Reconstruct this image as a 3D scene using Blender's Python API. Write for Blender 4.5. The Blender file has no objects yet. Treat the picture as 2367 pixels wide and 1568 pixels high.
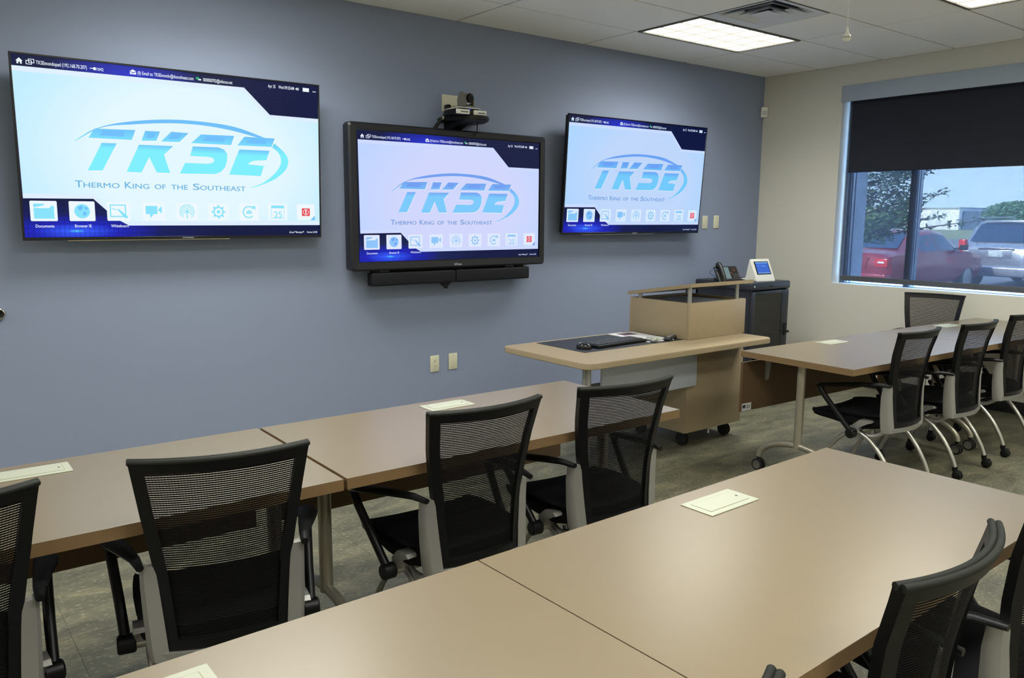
import bpy, bmesh, math, random
from mathutils import Vector, Matrix
random.seed(7)
PI = math.pi
S = bpy.context.scene
COL = S.collection
GZ0 = -.15
H = 2.9036            # ceiling height; origin = floor corner of blue wall (y=0) and window wall (x=0)

# ------------------------------------------------------------------ camera, world, sun, exposure
f_px, pit, yaw, rol = 1858.75, math.radians(8.7335), math.radians(37.8634), math.radians(.3621)
cam = bpy.data.objects.new('camera', bpy.data.cameras.new('camera')); COL.objects.link(cam)
r0 = Vector((math.cos(yaw), -math.sin(yaw), 0)); fh = Vector((math.sin(yaw), math.cos(yaw), 0)); zz = Vector((0, 0, 1))
fw = fh*math.cos(pit) - zz*math.sin(pit); u0 = fh*math.sin(pit) + zz*math.cos(pit)
rr = r0*math.cos(rol) + u0*math.sin(rol); uu = u0*math.cos(rol) - r0*math.sin(rol)
M3 = Matrix((rr, uu, -fw)).transposed().to_4x4(); M3.translation = Vector((-7.0178, -4.9816, 1.5407))
cam.matrix_world = M3
cam.data.sensor_width = 36; cam.data.sensor_fit = 'HORIZONTAL'; cam.data.lens = 36*f_px/2367
cam.data.clip_start = .02; cam.data.clip_end = 2000
S.camera = cam
vs = S.view_settings; vs.view_transform = 'Standard'; vs.look = 'None'; vs.gamma = 1; vs.exposure = 0; vs.use_curve_mapping = False
w = bpy.data.worlds.new('sky'); S.world = w; w.use_nodes = True
nt = w.node_tree; bg = nt.nodes['Background']
tc = nt.nodes.new('ShaderNodeTexCoord'); sp = nt.nodes.new('ShaderNodeSeparateXYZ'); rp = nt.nodes.new('ShaderNodeValToRGB')
nt.links.new(tc.outputs['Generated'], sp.inputs[0]); nt.links.new(sp.outputs['Z'], rp.inputs[0]); nt.links.new(rp.outputs[0], bg.inputs[0])
rp.color_ramp.elements[0].color = (.54, .76, 1, 1); rp.color_ramp.elements[1].color = (.30, .54, 1, 1); rp.color_ramp.elements[1].position = .6
bg.inputs[1].default_value = 19
sun = bpy.data.objects.new('sun', bpy.data.lights.new('sun', 'SUN')); COL.objects.link(sun)
sun.data.energy = 42; sun.data.angle = .05; sun.data.color = (1, .95, .88)
sun.rotation_euler = Vector((.8, -.15, -.5)).to_track_quat('-Z', 'Y').to_euler()
LIGHT_W = 21.5; LIGHT_COL = (1, .99, .92); LENS_E = 7.5
LX = (-1.83, -5.49, -9.15); LY = (-.884, -2.712, -4.541, -6.37)
def area_lamp(x, y):
    L = bpy.data.lights.new('troffer_light', 'AREA'); L.shape = 'RECTANGLE'; L.size = 1.14; L.size_y = .52
    L.energy = LIGHT_W; L.color = LIGHT_COL; L.spread = math.radians(140)
    o = bpy.data.objects.new('troffer_light', L); COL.objects.link(o); o.location = (x, y, H-.012)
for lx in LX:
    for ly in LY: area_lamp(lx, ly)

# ------------------------------------------------------------------ materials
def srgb(r, g, b):
    def c(v):
        v /= 255.; return v/12.92 if v <= .04045 else ((v+.055)/1.055)**2.4
    return (c(r), c(g), c(b), 1)
MATS = {}
def pm(name, col, rough=.5, metal=0, spec=.5, noise=0, nscale=30, bump=0, bscale=200, coat=0):
    if name in MATS: return MATS[name]
    m = bpy.data.materials.new(name); m.use_nodes = True; t = m.node_tree; b = t.nodes['Principled BSDF']
    b.inputs['Base Color'].default_value = col; b.inputs['Roughness'].default_value = rough; b.inputs['Metallic'].default_value = metal
    b.inputs['Specular IOR Level'].default_value = spec; b.inputs['Coat Weight'].default_value = coat
    co = t.nodes.new('ShaderNodeTexCoord')
    if noise:
        n = t.nodes.new('ShaderNodeTexNoise'); n.inputs['Scale'].default_value = nscale; n.inputs['Detail'].default_value = 4
        mx = t.nodes.new('ShaderNodeMix'); mx.data_type = 'RGBA'
        a = [max(0, c*(1-noise)) for c in col[:3]]+[1]; d = [min(1, c*(1+noise)) for c in col[:3]]+[1]
        mx.inputs[6].default_value = a; mx.inputs[7].default_value = d
        t.links.new(co.outputs['Object'], n.inputs['Vector']); t.links.new(n.outputs['Fac'], mx.inputs[0]); t.links.new(mx.outputs[2], b.inputs['Base Color'])
    if bump:
        n = t.nodes.new('ShaderNodeTexNoise'); n.inputs['Scale'].default_value = bscale
        bp = t.nodes.new('ShaderNodeBump'); bp.inputs['Strength'].default_value = bump; bp.inputs['Distance'].default_value = .002
        t.links.new(co.outputs['Object'], n.inputs['Vector']); t.links.new(n.outputs['Fac'], bp.inputs['Height']); t.links.new(bp.outputs[0], b.inputs['Normal'])
    b.inputs['Coat Roughness'].default_value = (.28) if coat == .6 else .03
    MATS[name] = m; return m
def em(name, col, strength=1, rough=.4):
    if name in MATS: return MATS[name]
    m = pm(name, (0, 0, 0, 1), rough, 0, .25); b = m.node_tree.nodes['Principled BSDF']
    b.inputs['Emission Color'].default_value = col; b.inputs['Emission Strength'].default_value = strength
    return m
def em_grad(name, stops, mode, strength=1, origin=(0, 0), scale=(1, 1), hexes=0, glow=None):
    """emission whose colour runs over object x/y: mode 'radial' or 'y'"""
    m = em(name, (1, 1, 1, 1), strength); t = m.node_tree; b = t.nodes['Principled BSDF']
    co = t.nodes.new('ShaderNodeTexCoord'); mp = t.nodes.new('ShaderNodeMapping'); t.links.new(co.outputs['Object'], mp.inputs[0])
    mp.inputs['Location'].default_value = (-origin[0]*scale[0], -origin[1]*scale[1], 0); mp.inputs['Scale'].default_value = (scale[0], scale[1], 0)
    rp = t.nodes.new('ShaderNodeValToRGB')
    if mode == 'radial':
        ln = t.nodes.new('ShaderNodeVectorMath'); ln.operation = 'LENGTH'; t.links.new(mp.outputs[0], ln.inputs[0]); t.links.new(ln.outputs['Value'], rp.inputs[0])
    else:
        sx = t.nodes.new('ShaderNodeSeparateXYZ'); t.links.new(mp.outputs[0], sx.inputs[0]); t.links.new(sx.outputs['Y'], rp.inputs[0])
    el = rp.color_ramp.elements
    el[0].position, el[0].color = stops[0]; el[1].position, el[1].color = stops[-1]
    for p, c in stops[1:-1]:
        e = el.new(p); e.color = c
    out = rp.outputs[0]
    if hexes:
        v = t.nodes.new('ShaderNodeTexVoronoi'); v.feature = 'DISTANCE_TO_EDGE'; v.inputs['Scale'].default_value = hexes; v.inputs['Randomness'].default_value = .15
        t.links.new(co.outputs['Object'], v.inputs['Vector'])
        r2 = t.nodes.new('ShaderNodeValToRGB'); r2.color_ramp.elements[0].color = (.55, .55, .55, 1); r2.color_ramp.elements[1].position = .12
        t.links.new(v.outputs['Distance'], r2.inputs[0])
        mx = t.nodes.new('ShaderNodeMix'); mx.data_type = 'RGBA'; mx.blend_type = 'MULTIPLY'; mx.inputs[0].default_value = 1
        t.links.new(out, mx.inputs[6]); t.links.new(r2.outputs[0], mx.inputs[7]); out = mx.outputs[2]
    if glow:
        g0, gs, gc = glow
        mp2 = t.nodes.new('ShaderNodeMapping'); t.links.new(co.outputs['Object'], mp2.inputs[0])
        mp2.inputs['Location'].default_value = (-g0[0]*gs[0], -g0[1]*gs[1], 0); mp2.inputs['Scale'].default_value = (gs[0], gs[1], 0)
        ln2 = t.nodes.new('ShaderNodeVectorMath'); ln2.operation = 'LENGTH'; t.links.new(mp2.outputs[0], ln2.inputs[0])
        r3 = t.nodes.new('ShaderNodeValToRGB'); r3.color_ramp.elements[0].color = gc; r3.color_ramp.elements[1].color = (0, 0, 0, 1); t.links.new(ln2.outputs['Value'], r3.inputs[0])
        m3 = t.nodes.new('ShaderNodeMix'); m3.data_type = 'RGBA'; m3.blend_type = 'ADD'; m3.inputs[0].default_value = 1
        t.links.new(out, m3.inputs[6]); t.links.new(r3.outputs[0], m3.inputs[7]); out = m3.outputs[2]
    t.links.new(out, b.inputs['Emission Color']); return m

BLUE = pm('blue_wall_paint', srgb(139, 150, 174), .75, 0, .3, bump=.15, bscale=350)
GREIGE = pm('greige_wall_paint', srgb(208, 206, 195), .75, 0, .3, bump=.15, bscale=350)
PALE = pm('pale_wall_paint', srgb(232, 230, 222), .8)
TILE = pm('ceiling_tile_board', srgb(248, 248, 244), .95, 0, .1, noise=.05, nscale=60, bump=.35, bscale=160)
GRID = pm('ceiling_grid_paint', srgb(170, 168, 160), .6)
LAM = pm('beech_laminate', srgb(124, 110, 85), .34, 0, .6, noise=.03, nscale=25, coat=.6)
EDGE = pm('beech_edge_band', srgb(130, 105, 73), .45, 0, .4, noise=.05, nscale=40)
PANEL = pm('modesty_laminate', srgb(98, 78, 56), .5, 0, .3, noise=.05, nscale=30)
LAMP = pm('podium_laminate', srgb(160, 144, 116), .4, 0, .4, noise=.04, nscale=20)
CREAM = pm('cream_plastic', srgb(176, 180, 163), .4)
ALMOND = pm('almond_plate', srgb(214, 212, 186), .4)
GAP = pm('dark_gap', srgb(40, 38, 34), .8)
SILVER = pm('silver_paint_metal', srgb(168, 168, 164), .38, .55, .5)
TUBE = pm('brushed_tube', srgb(196, 195, 188), .28, .85, .5)
CHAMP = pm('champagne_leg_paint', srgb(168, 162, 146), .35, .6, .5)
BLK = pm('black_plastic', srgb(15, 16, 18), .4, 0, .28)
BLKM = pm('black_matte', srgb(18, 18, 20), .7)
MESHF = pm('black_mesh_strand', srgb(11, 12, 13), .7, 0, .2)
FABRIC = pm('black_seat_fabric', srgb(15, 14, 18), .9, 0, .2, noise=.2, nscale=300)
CHROME = pm('chrome', srgb(215, 215, 212), .15, 1)
WHITEP = pm('white_plastic', srgb(232, 232, 222), .35)
BASEB = pm('black_vinyl_base', srgb(38, 38, 40), .5)
RACKM = pm('rack_steel', srgb(48, 51, 58), .42, .2)

def MatFloor():
    m = pm('slate_vinyl_floor', srgb(110, 105, 85), .42, 0, .45); t = m.node_tree; b = t.nodes['Principled BSDF']
    co = t.nodes.new('ShaderNodeTexCoord'); oi = t.nodes.new('ShaderNodeObjectInfo')
    geo = t.nodes.new('ShaderNodeNewGeometry')
    n1 = t.nodes.new('ShaderNodeTexNoise'); n1.inputs['Scale'].default_value = 4.2; n1.inputs['Detail'].default_value = 8; n1.inputs['Roughness'].default_value = .62; n1.inputs['Distortion'].default_value = .5
    n2 = t.nodes.new('ShaderNodeTexNoise'); n2.inputs['Scale'].default_value = 42; n2.inputs['Detail'].default_value = 5
    mp = t.nodes.new('ShaderNodeMapping'); mp.inputs['Scale'].default_value = (1, 2.2, 1)
    t.links.new(geo.outputs['Position'], mp.inputs[0]); t.links.new(mp.outputs[0], n1.inputs['Vector']); t.links.new(mp.outputs[0], n2.inputs['Vector'])
    r1 = t.nodes.new('ShaderNodeValToRGB'); e = r1.color_ramp.elements
    e[0].position = .32; e[0].color = srgb(72, 71, 56); e[1].position = .7; e[1].color = srgb(128, 123, 98)
    x = e.new(.47); x.color = srgb(95, 94, 77); x = e.new(.56); x.color = srgb(106, 103, 83)
    t.links.new(n1.outputs['Fac'], r1.inputs[0])
    r2 = t.nodes.new('ShaderNodeValToRGB'); r2.color_ramp.elements[0].position = .56; r2.color_ramp.elements[1].position = .68
    t.links.new(n2.outputs['Fac'], r2.inputs[0])
    r3 = t.nodes.new('ShaderNodeMath'); r3.operation = 'MULTIPLY'; t.links.new(r2.outputs[0], r3.inputs[0]); t.links.new(n1.outputs['Fac'], r3.inputs[1])
    mx = t.nodes.new('ShaderNodeMix'); mx.data_type = 'RGBA'; t.links.new(r3.outputs[0], mx.inputs[0]); t.links.new(r1.outputs[0], mx.inputs[6]); mx.inputs[7].default_value = srgb(176, 168, 138)
    hs = t.nodes.new('ShaderNodeHueSaturation'); ma = t.nodes.new('ShaderNodeMapRange'); ma.inputs['To Min'].default_value = .92; ma.inputs['To Max'].default_value = 1.06
    t.links.new(oi.outputs['Random'], ma.inputs[0]); t.links.new(ma.outputs[0], hs.inputs['Value']); t.links.new(mx.outputs[2], hs.inputs['Color'])
    t.links.new(hs.outputs[0], b.inputs['Base Color'])
    bp = t.nodes.new('ShaderNodeBump'); bp.inputs['Strength'].default_value = .25; bp.inputs['Distance'].default_value = .003
    t.links.new(n1.outputs['Fac'], bp.inputs['Height']); t.links.new(bp.outputs[0], b.inputs['Normal'])
    return m
FLOORM = MatFloor()
def MatGlass(name, col, tr):
    m = bpy.data.materials.new(name); m.use_nodes = True; t = m.node_tree; t.nodes.remove(t.nodes['Principled BSDF'])
    a = t.nodes.new('ShaderNodeBsdfTransparent'); a.inputs[0].default_value = col
    g = t.nodes.new('ShaderNodeBsdfGlossy'); g.inputs['Roughness'].default_value = .02
    x = t.nodes.new('ShaderNodeMixShader'); x.inputs[0].default_value = 1-tr
    t.links.new(a.outputs[0], x.inputs[1]); t.links.new(g.outputs[0], x.inputs[2]); t.links.new(x.outputs[0], t.nodes['Material Output'].inputs[0]); return m
GLASS = MatGlass('window_glass', (.93, .97, 1, 1), .94)
def MatScreenCloth():
    m = bpy.data.materials.new('solar_screen_cloth'); m.use_nodes = True; t = m.node_tree; t.nodes.remove(t.nodes['Principled BSDF'])
    a = t.nodes.new('ShaderNodeBsdfTransparent'); a.inputs[0].default_value = (.236, .236, .232, 1)
    d = t.nodes.new('ShaderNodeBsdfTranslucent'); d.inputs[0].default_value = (.02, .022, .026, 1)
    d2 = t.nodes.new('ShaderNodeBsdfDiffuse'); d2.inputs[0].default_value = (.02, .02, .022, 1)
    y = t.nodes.new('ShaderNodeAddShader'); t.links.new(d.outputs[0], y.inputs[0]); t.links.new(d2.outputs[0], y.inputs[1])
    x = t.nodes.new('ShaderNodeAddShader')
    t.links.new(a.outputs[0], x.inputs[0]); t.links.new(y.outputs[0], x.inputs[1]); t.links.new(x.outputs[0], t.nodes['Material Output'].inputs[0]); return m
SCREENCLOTH = MatScreenCloth()
def MatFrost():
    m = pm('frosted_acrylic', srgb(214, 220, 228), .35, 0, .5); b = m.node_tree.nodes['Principled BSDF']
    b.inputs['Transmission Weight'].default_value = .3; b.inputs['Roughness'].default_value = .55; b.inputs['IOR'].default_value = 1.2; return m
FROST = MatFrost()

# ------------------------------------------------------------------ mesh builder
class MB:
    def __init__(s): s.b = bmesh.new(); s.mi = 0
    def _set(s, faces, smooth=False):
        for f in faces: f.material_index = s.mi; f.smooth = smooth
    def box(s, x0, x1, y0, y1, z0, z1, bev=0, M=None, seg=2):
        t = bmesh.new(); vs = [t.verts.new((x, y, z)) for x in (x0, x1) for y in (y0, y1) for z in (z0, z1)]
        for q in ((0, 1, 3, 2), (4, 6, 7, 5), (0, 4, 5, 1), (2, 3, 7, 6), (0, 2, 6, 4), (1, 5, 7, 3)): t.faces.new([vs[i] for i in q])
        bmesh.ops.recalc_face_normals(t, faces=t.faces[:])
        if bev: bmesh.ops.bevel(t, geom=t.edges[:], offset=bev, segments=seg, affect='EDGES', profile=.5)
        s._merge(t, M); return s
    def _merge(s, t, M=None, smooth=False):
        mp = {}
        for v in t.verts: mp[v] = s.b.verts.new(M @ v.co if M else v.co)
        for f in t.faces:
            try:
                g = s.b.faces.new([mp[v] for v in f.verts]); g.material_index = s.mi; g.smooth = smooth or f.smooth
            except ValueError: pass
        t.free()
    def prism(s, pts, a, z0, z1, bev=0, smooth=False):
        """polygon pts (2d) extruded along axis a ('z','y','x') from z0 to z1"""
        def P(p, h): return {'z': (p[0], p[1], h), 'y': (p[0], h, p[1]), 'x': (h, p[0], p[1])}[a]
        t = bmesh.new(); A = [t.verts.new(P(p, z0)) for p in pts]; B = [t.verts.new(P(p, z1)) for p in pts]; n = len(pts)
        ef = [t.faces.new(A[::-1]), t.faces.new(B)]
        for i in range(n): t.faces.new((A[i], A[(i+1) % n], B[(i+1) % n], B[i]))
        bmesh.ops.recalc_face_normals(t, faces=t.faces[:])
        if bev: bmesh.ops.bevel(t, geom=[e for e in t.edges if any(f in ef for f in e.link_faces)], offset=bev, segments=2, affect='EDGES')
        s._merge(t); return s
    def tube(s, pts, r, n=10, closed=False, caps=True, sy=1):
        pts = [Vector(p) for p in pts]; m = len(pts); R = r if isinstance(r, (list, tuple)) else [r]*m
        rings = []; up = None
        for i, p in enumerate(pts):
            if closed: d = pts[(i+1) % m]-pts[i-1]
            else: d = pts[min(i+1, m-1)]-pts[max(i-1, 0)]
            d.normalize()
            if up is None:
                up = Vector((0, 0, 1)) if abs(d.z) < .9 else Vector((1, 0, 0))
            sd = d.cross(up)
            if sd.length < 1e-5: sd = d.orthogonal()
            sd.normalize(); up = sd.cross(d).normalized()
            rings.append([s.b.verts.new(p+(sd*math.cos(2*PI*k/n)+up*math.sin(2*PI*k/n)*sy)*R[i]) for k in range(n)])
        fs = []
        for i in range(m if closed else m-1):
            a, c = rings[i], rings[(i+1) % m]
            for k in range(n): fs.append(s.b.faces.new((a[k], a[(k+1) % n], c[(k+1) % n], c[k])))
        s._set(fs, True)
        if caps and not closed: s._set([s.b.faces.new(rings[0][::-1]), s.b.faces.new(rings[-1])])
        return s
    def band(s, secs, closed_ring=True, caps=True, smooth=True):
        """loft through equal-count sections (list of 3d point lists)"""
        R = [[s.b.verts.new(p) for p in q] for q in secs]; n = len(R[0]); fs = []
        for i in range(len(R)-1):
            for k in range(n if closed_ring else n-1): fs.append(s.b.faces.new((R[i][k], R[i][(k+1) % n], R[i+1][(k+1) % n], R[i+1][k])))
        s._set(fs, smooth)
        if caps and closed_ring: s._set([s.b.faces.new(R[0][::-1]), s.b.faces.new(R[-1])])
        return s
    def lathe(s, prof, c=(0, 0, 0), axis='z', n=24):
        def P(r, h, a):
            x, y = r*math.cos(a), r*math.sin(a)
            q = {'z': (x, y, h), 'y': (x, h, y), 'x': (h, x, y)}[axis]; return (q[0]+c[0], q[1]+c[1], q[2]+c[2])
        R = [[s.b.verts.new(P(max(r, 1e-5), h, 2*PI*k/n)) for k in range(n)] for r, h in prof]; fs = []
        for i in range(len(R)-1):
            for k in range(n): fs.append(s.b.faces.new((R[i][k], R[i][(k+1) % n], R[i+1][(k+1) % n], R[i+1][k])))
        s._set(fs, True); return s
    def poly(s, pts): s._set([s.b.faces.new([s.b.verts.new(p) for p in pts])]); return s
    def build(s, name, mats, parent=None, sharp=True, recalc=True):
        if recalc: bmesh.ops.recalc_face_normals(s.b, faces=s.b.faces[:])
        me = bpy.data.meshes.new(name); s.b.to_mesh(me); s.b.free()
        for m in (mats if isinstance(mats, (list, tuple)) else [mats]): me.materials.append(m)
        if sharp:
            try: me.set_sharp_from_angle(angle=math.radians(40))
            except Exception: pass
        o = bpy.data.objects.new(name, me); COL.objects.link(o)
        if parent: o.parent = parent
        return o
def tag(o, label=None, cat=None, group=None, kind=None):
    if label: o['label'] = label
    if cat: o['category'] = cat
    if group: o['group'] = group
    if kind: o['kind'] = kind
    return o
def thing(name, loc=(0, 0, 0), rz=0, label=None, cat=None, group=None, kind=None):
    o = bpy.data.objects.new(name, None); COL.objects.link(o); o.empty_display_size = .1
    o.location = loc; o.rotation_euler = (0, 0, rz); return tag(o, label, cat, group, kind)
def copy_tree(o, parent=None):
    c = o.copy(); COL.objects.link(c)
    if parent: c.parent = parent
    for ch in o.children: copy_tree(ch, c)
    return c
def share(src, name, parent, loc):
    o = bpy.data.objects.new(name, src.data); COL.objects.link(o); o.parent = parent; o.location = loc; return o
def bez(pts, n=10):
    """Catmull-Rom through pts"""
    P = [Vector(p) for p in pts]; P = [P[0]*2-P[1]]+P+[P[-1]*2-P[-2]]; out = []
    for i in range(1, len(P)-2):
        for k in range(n):
            t = k/n; a, b, c, d = P[i-1], P[i], P[i+1], P[i+2]
            out.append(.5*((2*b)+(c-a)*t+(2*a-5*b+4*c-d)*t*t+(3*b-a-3*c+d)*t**3))
    out.append(P[-2]); return out
def textmesh(txt, size, align='LEFT', off=.006):
    cu = bpy.data.curves.new('t', 'FONT'); cu.body = txt; cu.size = size; cu.offset = size*off; cu.align_x = align; cu.resolution_u = 3
    o = bpy.data.objects.new('t', cu); COL.objects.link(o); bpy.context.view_layer.update()
    me = bpy.data.meshes.new_from_object(o.evaluated_get(bpy.context.evaluated_depsgraph_get()))
    bpy.data.objects.remove(o); bpy.data.curves.remove(cu); return me
def add_text(mb, txt, size, x, y, z, width=None, align='LEFT', M=None, off=.006):
    me = textmesh(txt, size, align, off)
    if not me.vertices: return 0
    xs = [v.co.x for v in me.vertices]; w0 = max(xs)-min(xs); k = width/w0 if width else 1; mn = min(xs) if align == 'LEFT' else 0
    vs = []
    for v in me.vertices:
        p = Vector(((v.co.x-mn)*k+x, v.co.y+y, z)); vs.append(mb.b.verts.new(M @ p if M else p))
    for p in me.polygons:
        try:
            f = mb.b.faces.new([vs[i] for i in p.vertices]); f.material_index = mb.mi
        except ValueError: pass
    bpy.data.meshes.remove(me); return w0*k

# ------------------------------------------------------------------ room shell
X0, Y0 = -10.98, -7.6
fl = MB(); fl.box(X0-.2, .3, Y0-.2, .3, -.12, -.006); floor = tag(fl.build('floor', GAP), kind='structure')
T = .6096
m = MB(); m.box(.0005, T-.0005, .0005, T-.0005, -.006, 0); t0 = m.build('floor_tile', FLOORM, floor); first = True
ix = 0
xs = [-6.6+T*k for k in range(-8, 12)]; ys = [-.0-T*(k+1) for k in range(13)]
for x in xs:
    for y in ys:
        if x < X0-.4 or x > -.1: continue
        if first: t0.location = (x, y, 0); first = False
        else: share(t0, 'floor_tile', floor, (x, y, 0))
# blue wall, window wall with opening, the two walls behind the camera
m = MB(); m.box(X0-.2, 0, 0, .25, 0, H+.3); tag(m.build('wall_back', BLUE), kind='structure')
WY0, WY1, WZ0, WZ1, WT = -3.1, -.845, .93, 2.72, .27
m = MB(); m.box(0, WT, WY1, .25, 0, H+.3).box(0, WT, Y0-.2, WY0, 0, H+.3).box(0, WT, WY0, WY1, 0, WZ0).box(0, WT, WY0, WY1, WZ1, H+.3)
tag(m.build('wall_right', GREIGE), kind='structure')
m = MB(); m.box(X0-.2, X0, Y0-.2, 0, 0, H+.3); tag(m.build('wall_left', PALE), kind='structure')
m = MB(); m.box(X0, 0, Y0-.2, Y0, 0, H+.3); tag(m.build('wall_front', PALE), kind='structure')
m = MB(); m.box(X0, -.012, -.012, -.0005, 0, .1, .003); tag(m.build('baseboard_back', BASEB), kind='structure')
m = MB(); m.box(-.012, -.0005, Y0, -.012, 0, .1, .003); tag(m.build('baseboard_right', BASEB), kind='structure')
# suspended ceiling: slab, T-bars between 4 ft x 2 ft tiles
m = MB(); m.box(X0-.2, .3, Y0-.2, .25, H+.12, H+.22); ceil = tag(m.build('ceiling', GRID), kind='structure')
GX = [-1.222-1.2192*k for k in range(0, 9)]; GY = [-.577-.6096*k for k in range(0, 12)]
xe = [0]+[g for g in GX if g > X0]+[X0]; ye = [0]+[g for g in GY if g > Y0]+[Y0]
m = MB()
for g in xe[1:-1]: m.box(g-.012, g+.012, Y0, 0, H+.004, H+.03)
for g in ye[1:-1]: m.box(X0, 0, g-.012, g+.012, H+.0045, H+.03)
m.box(X0, -.0005, -.022, -.0005, H+.001, H+.03).box(-.022, -.0005, Y0, 0, H+.0015, H+.03)
tag(m.build('ceiling_grid', GRID, ceil), kind='stuff')
tiles = {}
slots = {(lx, ly) for lx in LX for ly in LY}
for i in range(len(xe)-1):
    for j in range(len(ye)-1):
        xa, xb, ya, yb = xe[i+1], xe[i], ye[j+1], ye[j]
        if any(xa < lx < xb and ya < ly < yb for lx, ly in slots): continue
        if abs((ya+yb)/2+1.49) < .05 and abs((xa+xb)/2+1.83) < .05: xa = -1.83   # half tile beside the air diffuser
        k = (round(xb-xa, 3), round(yb-ya, 3)); e = .008
        if k in tiles: share(tiles[k], 'ceiling_tile', ceil, (xa, ya, H))
        else:
            m = MB(); m.box(e, k[0]-e, e, k[1]-e, 0, .016, .003, seg=1)
            o = m.build('ceiling_tile', TILE, ceil); o.location = (xa, ya, H); tiles[k] = o

# ------------------------------------------------------------------ window, blinds
FR = pm('window_frame_aluminium', srgb(206, 218, 235), .4, .3)
FRD = pm('window_frame_dark', srgb(96, 114, 140), .45, .3)
win = thing('window_1', (0, 0, 0), kind='structure')
FX0, FX1 = .148, .262
m = MB(); m.box(FX0, FX1, WY1-.05, WY1, WZ0, WZ1).box(FX0, FX1, WY0, WY0+.05, WZ0, WZ1).box(FX0, FX1, WY0+.05, WY1-.05, WZ0, WZ0+.006).box(FX0, FX1, WY0+.05, WY1-.05, WZ1-.06, WZ1)
m.build('frame', FRD, win)
m = MB()
for a, b in ((FX0+.028, FX0+.062), (FX0+.085, FX1)): m.box(a, b, WY1-.056, WY1-.05, WZ0+.006, WZ1-.06, .0015)
m.build('glazing_bead', FR, win)
for y in (-1.48, -2.56):
    m = MB(); m.box(FX0, FX1, y-.028, y+.028, WZ0+.006, WZ1-.06); o = m.build('stile', FRD, win)
    m = MB()
    for a, b in ((FX0+.022, FX0+.045), (FX0+.06, FX1-.015)): m.box(a, b, y-.032, y-.028, WZ0+.006, WZ1-.06, .0015)
    m.build('glazing_bead', FR, o)
for a, b in ((-1.508+.056, WY1-.05), (-2.532, -1.508), (WY0+.05, -2.588)):
    m = MB(); m.box(.224, .230, a, b, WZ0+.006, WZ1-.06); m.build('pane', GLASS, win)
OUT = pm('outer_render', srgb(226, 232, 244), .8, noise=.05, nscale=20)
m = MB(); m.box(.27, .44, WY1-.05, .25, GZ0, H+.3).box(.27, .44, Y0-.2, WY0+.05, GZ0, H+.3).box(.27, .44, WY0+.05, WY1-.05, GZ0, WZ0).box(.27, .44, WY0+.05, WY1-.05, WZ1, H+.3)
tag(m.build('trim_1', OUT), kind='structure')
VAL = pm('valance_fabric', srgb(164, 176, 190), .6, .1)
BLACKO = pm('blackout_cloth', srgb(42, 46, 56), .8, 0, .2, bump=.1, bscale=900)
o = thing('roller_blind', (.1, (WY0+WY1)/2, WZ1), label='charcoal blackout roller blind half lowered under a grey valance', cat='blind')
cy = (WY0+WY1)/2
def lb(m, x0, x1, y0, y1, z0, z1, bev=0): m.box(x0-.1, x1-.1, y0-cy, y1-cy, z0-WZ1, z1-WZ1, bev)
m = MB(); lb(m, .062, .0645, WY0+.03, WY1-.06, 1.966, 2.66); m.build('blind_fabric', BLACKO, o)
m = MB(); lb(m, .058, .069, WY0+.03, WY1-.06, 1.95, 1.97, .003); m.build('hem_bar', BLACKO, o)
m = MB(); lb(m, -.022, -.002, WY0-.005, WY1+.005, 2.578, 2.722, .003); m.build('valance', VAL, o)
m = MB(); m.tube([(-.035, WY0+.03-cy, -.06), (-.035, WY1-.06-cy, -.06)], .03, 16); m.build('roller_tube', BLACKO, o)
o = thing('roller_blind', (.1, cy, WZ1), label='see-through grey mesh roller blind lowered fully to the window sill', cat='blind')
m = MB(); lb(m, .117, .118, WY0+.03, WY1-.045, .99, 2.66); m.build('blind_fabric', SCREENCLOTH, o)
m = MB(); lb(m, .106, .128, WY0+.02, WY1-.03, .954, 1.002, .004); m.build('hem_bar', pm('hem_bar_grey', srgb(74, 76, 80), .5), o)
m = MB(); m.tube([(.02, WY0+.03-cy, -.06), (.02, WY1-.035-cy, -.06)], .025, 16); m.build('roller_tube', BLACKO, o)

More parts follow.
